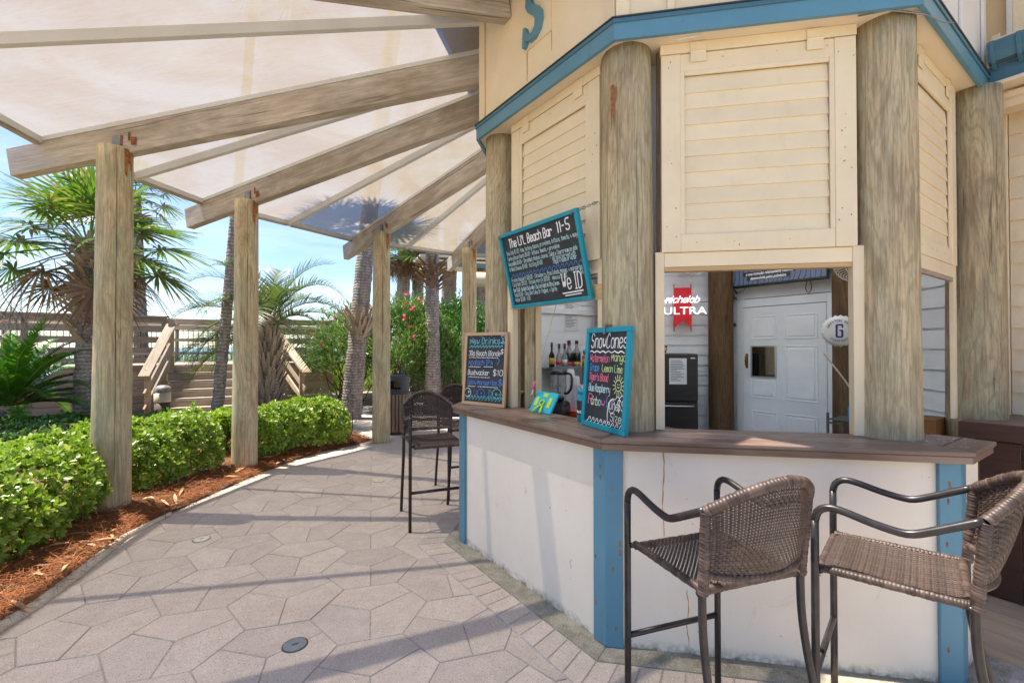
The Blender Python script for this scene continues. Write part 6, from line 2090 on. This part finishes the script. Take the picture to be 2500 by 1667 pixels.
fan_palm('tall_palm', 'tall grey palm whose drooping dry skirt shows left of the pair behind the oleander', (-3.95, 16.2, 0), (-3.80, 16.2, 5.05), [.26, .23, .22], 20, 16, .8, .7, 19, None, 'tall palms')
fan_palm('tall_palm', 'tall grey palm, right one of the pair behind the oleander', (-3.45, 16.6, 0), (-3.40, 16.6, 5.15), [.24, .21, .20], 20, 14, .7, .7, 21, None, 'tall palms')
fan_palm('tall_palm', 'pinkish palm trunk with a bristling ring of curled leaf stubs before the dark bush', (-1.92, 11.2, 0), (-1.98, 11.2, 6.2), [.21, .165, .16, .155], 20, 6, .8, .7, 23,
         ((-1.96, 11.2, 3.0), (-1.96, 11.2, 3.62), .20, .26, 46, .36, 24, DEADFAN, 2.0, .045), 'tall palms')
fan_palm('tall_palm', 'grey palm trunk behind the ring of curled leaf stubs', (-2.25, 15.6, 0), (-2.05, 15.6, 6.6), [.27, .25, .22], 18, 4, .8, .7, 25, None, 'tall palms')
fan_palm('tall_palm', 'dark grey palm trunk seen beside the left corner post of the bar', (-.92, 14.9, 0), (-1.0, 14.9, 7.0), [.28, .26, .22], 18, 4, .8, .7, 27, None, 'tall palms')
fan_palm('tall_palm', 'dark slim trunk peeping from behind the largest round post', (-10.9, 13.6, 0), (-11.25, 13.6, 6.2), [.2, .17, .16], 14, 4, .8, .7, 29, None, 'tall palms')

# pindo palm with a fat booted trunk and feathered fronds
t = thing('pindo_palm', 'squat feather palm with a fat booted trunk in front of the stairs', 'palm tree', (-4.86, 9.0, 0))
trunk('trunk', [(-4.86, 9.0, 0), (-4.82, 9.0, 1.1), (-4.80, 9.0, 2.0)], [.20, .26, .27, .2, .13], BARK, t, seed=3)
boots(t, (-4.86, 9.0, .12), (-4.82, 9.0, 1.35), .25, .28, 130, .44, 33, BOOT, .95, .042)
boots(t, (-4.82, 9.0, 1.35), (-4.80, 9.0, 2.05), .27, .11, 70, .36, 34, BOOT, .55, .040)
def pinnate(rs, base, az, el, L, nl, leafl, droop, mat, parts, rach, wide=1.1):
    d_ = np.array([math.cos(az) * math.cos(el), math.sin(az) * math.cos(el), math.sin(el)])
    pts = []
    p = np.array(base, dtype=float); v = d_.copy()
    n = 26
    for i in range(n + 1):
        pts.append(p.copy())
        p = p + v * L / n
        v = v + np.array([0, 0, -droop / n * (0.4 + 1.6 * i / n)]); v /= np.linalg.norm(v)
    pts = np.array(pts)
    rach.tube([tuple(q) for q in pts[::3]] + [tuple(pts[-1])], list(np.linspace(.016, .003, len(pts[::3]) + 1)), 5, cap=False)
    s = np.linspace(.20, .995, nl)
    idx = s * n
    i0 = np.clip(idx.astype(int), 0, n - 1); fr = (idx - i0)[:, None]
    pos = pts[i0] * (1 - fr) + pts[i0 + 1] * fr
    tan = norm(pts[i0 + 1] - pts[i0])
    side = norm(np.cross(tan, np.array([0, 0, 1.0]))); up = np.cross(side, tan)
    ll = leafl * np.sin(np.pi * np.clip(.16 + .78 * s, 0, 1)) ** .7 * rs.uniform(.85, 1.1, nl)
    for sg in (-1, 1):
        dr = norm(tan * .75 + side * sg * .9 + up * .42 + rs.normal(0, .06, (nl, 3)))
        parts.append(scatter(BLADE * np.array([wide, 1, 3.2]), BLADE_F, pos, dr, up, ll))
rs = np.random.default_rng(44)
parts = []; rach = MB()
fr_ = [(R(95), R(74)), (R(20), R(70)), (R(200), R(66)), (R(-40), R(58)), (R(8), R(46)), (R(60), R(52)), (R(130), R(55)), (R(165), R(44)), (R(-15), R(30)), (R(35), R(34)), (R(-70), R(40)), (R(-110), R(45)), (R(185), R(22)), (R(215), R(35)), (R(80), R(25)), (R(-35), R(10)), (R(230), R(8)), (R(110), R(15)), (R(0), R(60)), (R(-100), R(68)), (R(172), R(2))]
for az, el in fr_:
    pinnate(rs, (-4.80, 9.0, 2.0), az + rs.normal(0, .06), el, rs.uniform(1.55, 2.0), 46, .50, rs.uniform(1.5, 2.1), PINNATE, parts, rach)
V, F = merge(parts); np_obj('crown', V, F, PINNATE, t)
rach.obj('frond_ribs', OLEAN, t, smooth=True)
parts = []; rach = MB()
for az, el in ((R(195), R(-12)), (R(180), R(-5)), (R(210), R(5))):
    pinnate(rs, (-4.85, 8.95, 1.85), az, el, 1.7, 40, .5, 1.3, PINNATE, parts, rach)
V, F = merge(parts); np_obj('drooping_fronds', V, F, leaf('yellowing_frond', (.17, .20, .05), (.28, .29, .09), (.42, .33, .20), .5, .3), t)
rach.obj('drooping_frond_ribs', OLEAN, t, smooth=True)

# sago palm at the left
t = thing('sago_palm', 'glossy green sago palm before the boardwalk at the left edge', 'palm', (-7.75, 7.1, 0))
rs = np.random.default_rng(9)
trunk('trunk', [(-7.75, 7.1, 0), (-7.75, 7.1, .35), (-7.75, 7.1, .62)], [.2, .22, .12], BARK, t, seed=8)
parts = []; rach = MB(); rs = np.random.default_rng(9)
for i in range(46):
    az = 2.39996 * i; el = R(76 - 70 * (i / 46) ** .8)
    pinnate(rs, (-7.75, 7.1, .70), az, el, rs.uniform(1.2, 1.5), 80, .20, rs.uniform(.8, 1.3), SAGO, parts, rach, 2.6)
V, F = merge(parts); np_obj('crown', V, F, SAGO, t)
rach.obj('frond_ribs', OLEAN, t, smooth=True)

# leafy shrubs: oleanders with pink flowers, dark round bush
def shrub(name, label, c, rad, h, n, mat, seed, flowers=0, narrow=True, size=(.10, .16), cat='shrub', group=None, stems=14):
    rs = np.random.default_rng(seed)
    t = thing(name, label, cat, (c[0], c[1], 0), group)
    # clumps through the crown
    nc = max(10, int(n / 85))
    u = norm(rs.normal(0, 1, (nc, 3))); u[:, 2] = np.abs(u[:, 2]) * 1.1 - .25
    rr = rs.uniform(.55, 1.0, nc) ** .6
    cc = np.array([c[0], c[1], h * .52]) + u * rr[:, None] * np.array([rad[0], rad[1], h * .5])
    per = n // nc
    pos = (cc[:, None, :] + rs.normal(0, .13, (nc, per, 3)) * np.array([1, 1, 1.1])).reshape(-1, 3)
    pos[:, 2] = np.maximum(pos[:, 2], .05)
    out = norm(pos - np.array([c[0], c[1], h * .3])) * .8 + rs.normal(0, .55, pos.shape) + np.array([0, 0, .35])
    T_, TF = (LEAF_N, LEAF_NF) if narrow else (LEAF_O, LEAF_OF)
    V, F = scatter(T_, TF, pos, out, rs.normal(0, 1, pos.shape) + np.array([0, 0, 1.5]), rs.uniform(size[0], size[1], len(pos)))
    np_obj('foliage', V, F, mat, t)
    st = MB()
    for i in range(stems):
        a = rs.uniform(0, 6.28); q = cc[rs.integers(nc)]
        b0 = np.array([c[0] + .25 * math.cos(a), c[1] + .25 * math.sin(a), 0])
        m_ = (b0 + q) / 2 + rs.normal(0, .12, 3)
        st.tube([tuple(b0), tuple(m_), tuple(q)], [.018, .013, .006], 5, cap=False)
    st.obj('stems', STEM, t)
    if flowers:
        for i in range(flowers):
            fp = []
            q = cc[rs.integers(nc)]
            d_ = norm(q - np.array([c[0], c[1] , h * .35]))
            d_[1] = -abs(d_[1]) * .8 - .1
            q = np.array([c[0], c[1], h * .5]) + norm(d_) * np.array([rad[0], rad[1], h * .52]) * rs.uniform(.9, 1.08)
            for b_ in range(rs.integers(2, 7)):
                fc = q + rs.normal(0, .026, 3)
                nn = norm(rs.normal(0, .6, 3) + np.array([0, -.9, .5]))
                x = norm(np.cross(nn, [0, 0, 1.0])); y = np.cross(nn, x)
                an = np.arange(5) * 2 * np.pi / 5 + rs.uniform(0, 6)
                dr = x[None] * np.cos(an)[:, None] + y[None] * np.sin(an)[:, None] + nn * .25
                fp.append(scatter(LEAF_O * np.array([1.7, 1, 1]), LEAF_OF, np.tile(fc, (5, 1)), dr, np.tile(nn, (5, 1)), np.full(5, .034)))
            V, F = merge(fp); np_obj('flower_cluster', V, F, PETAL, t)
    return t
shrub('oleander', 'oleander with pink flowers left of the leaning palm trunk', (-4.15, 12.0), (1.05, .9), 2.75, 11000, OLEAN, 51, 16, size=(.11, .19), cat='shrub', group='oleanders')
shrub('oleander', 'oleander with the most pink flowers, right behind the litter bin', (-2.75, 11.8), (1.25, .9), 2.95, 15000, OLEAN, 52, 26, size=(.11, .19), cat='shrub', group='oleanders')
shrub('oleander', 'low oleander growth in front of the dark bush by the bar corner', (-1.75, 12.0), (.95, .6), 1.9, 6000, OLEAN, 53, 9, size=(.11, .19), cat='shrub', group='oleanders')
shrub('round_bush', 'dense dark green bush behind the pink tinted palm trunk', (-1.55, 13.2), (1.25, 1.0), 3.15, 14000, BUSH, 54, 0, False, (.06, .10), 'bush')
shrub('round_bush', 'dark green bush closing the view beyond the pair of palms', (-2.9, 14.2), (1.2, .9), 2.5, 4000, BUSH, 56, 0, False, (.06, .10), 'bush')
shrub('round_bush', 'green bush in the gap at the right end of the boardwalk', (-5.2, 14.4), (1.1, .8), 2.0, 2500, BUSH, 57, 0, False, (.06, .10), 'bush')

def grass_clump(name, label, c, r, h, n, mat, seed, cat='grass', k=None):
    rs = np.random.default_rng(seed)
    a = rs.uniform(0, 6.28, n); q = rs.uniform(0, r, n)
    pos = np.stack([c[0] + q * np.cos(a), c[1] + q * np.sin(a), np.full(n, c[2] if len(c) > 2 else 0.0)], -1)
    d_ = np.stack([np.cos(a) * rs.uniform(.1, .75, n), np.sin(a) * rs.uniform(.1, .75, n), np.ones(n)], -1)
    V, F = scatter(BLADE * np.array([.55, 1, 4.0]), BLADE_F, pos, d_, np.stack([-np.cos(a), -np.sin(a), np.full(n, .8)], -1), rs.uniform(.6, 1.1, n) * h)
    o = np_obj(name, V, F, mat)
    if k: return kind(o, k)
    return tag(o, label, cat)
grass_clump('grass_clump', 'tuft of long green grass right of the feather palm', (-4.05, 9.25), .22, .85, 420, GRASS, 61)
grass_clump('grass_clump', 'tuft of fine dark grass left of the bar corner behind the stools', (-1.05, 12.2), .4, 1.3, 420, GRASS, 62)
# dune grass beyond the boardwalk
rs = np.random.default_rng(70)
N = 9000
tt = rs.uniform(-9, 12, N); oo = -rs.uniform(4.3, 9.5, N)
pos = np.stack([P0.x + EV.x * tt + MV.x * oo, P0.y + EV.y * tt + MV.y * oo, np.full(N, -.05)], -1)
d_ = np.stack([rs.normal(0, .35, N), rs.normal(0, .35, N), np.ones(N)], -1)
V, F = scatter(BLADE * np.array([.9, 1, 3]), BLADE_F, pos, d_, rs.normal(0, 1, (N, 3)), rs.uniform(.8, 1.75, N))
kind(np_obj('dune_grass', V, F, DUNE), 'stuff')['label'] = 'pale green dune grass beyond the boardwalk'
so = MB()
for i in range(9):
    t_ = rs.uniform(-4, 2); o_ = -rs.uniform(4.4, 6)
    p = DP(t_, o_, 0)
    so.tube([(p.x, p.y, 0), (p.x + .05, p.y, 1.6), (p.x + rs.uniform(-.1, .25), p.y, 2.75)], [.006, .005, .003], 4, cap=False)
kind(so.obj('sea_oats', DUNE), 'stuff')

# bare twiggy shrub reaching in from the left
t = thing('bare_shrub', 'bare twiggy branch reaching in from the left under the palm crown', 'shrub', (-10.4, 8.1, 0))
tw = MB(); rs = np.random.default_rng(81)
def twig(p, d_, L, r_, depth):
    n = 4
    pts = [p]
    for i in range(n):
        d_ = norm(d_ + rs.normal(0, .16, 3) + np.array([0, 0, -.03]))
        pts.append(pts[-1] + d_ * L / n)
    tw.tube([tuple(q) for q in pts], list(np.linspace(r_, r_ * .6, n + 1)), 4, cap=False)
    if depth > 0:
        for k in range(4 if depth > 1 else 5):
            i = rs.integers(1, n + 1)
            nd = norm(d_ + rs.normal(0, .75, 3) + np.array([.1, 0, -.25]))
            twig(pts[i], nd, L * rs.uniform(.45, .7), r_ * .55, depth - 1)
tw.tube([(-10.4, 8.1, 0), (-10.1, 8.1, 1.2), (-9.6, 8.0, 2.3)], [.06, .045, .025], 6)
tw.tube([(-9.6, 8.0, 2.3), (-8.7, 7.95, 2.75), (-8.0, 7.9, 3.1), (-7.4, 7.9, 3.22)], [.025, .018, .012, .006], 5)
for p in ((-8.9, 7.97, 2.66), (-8.5, 7.94, 2.84), (-8.2, 7.92, 3.0), (-7.9, 7.9, 3.12), (-8.7, 7.95, 2.75), (-9.2, 7.97, 2.5)):
    twig(np.array(p), norm(np.array([rs.uniform(-.2, .35), 0, rs.uniform(-1, -.2)])), rs.uniform(.45, .75), .009, 3)
tw.obj('branches', TWIG, t)
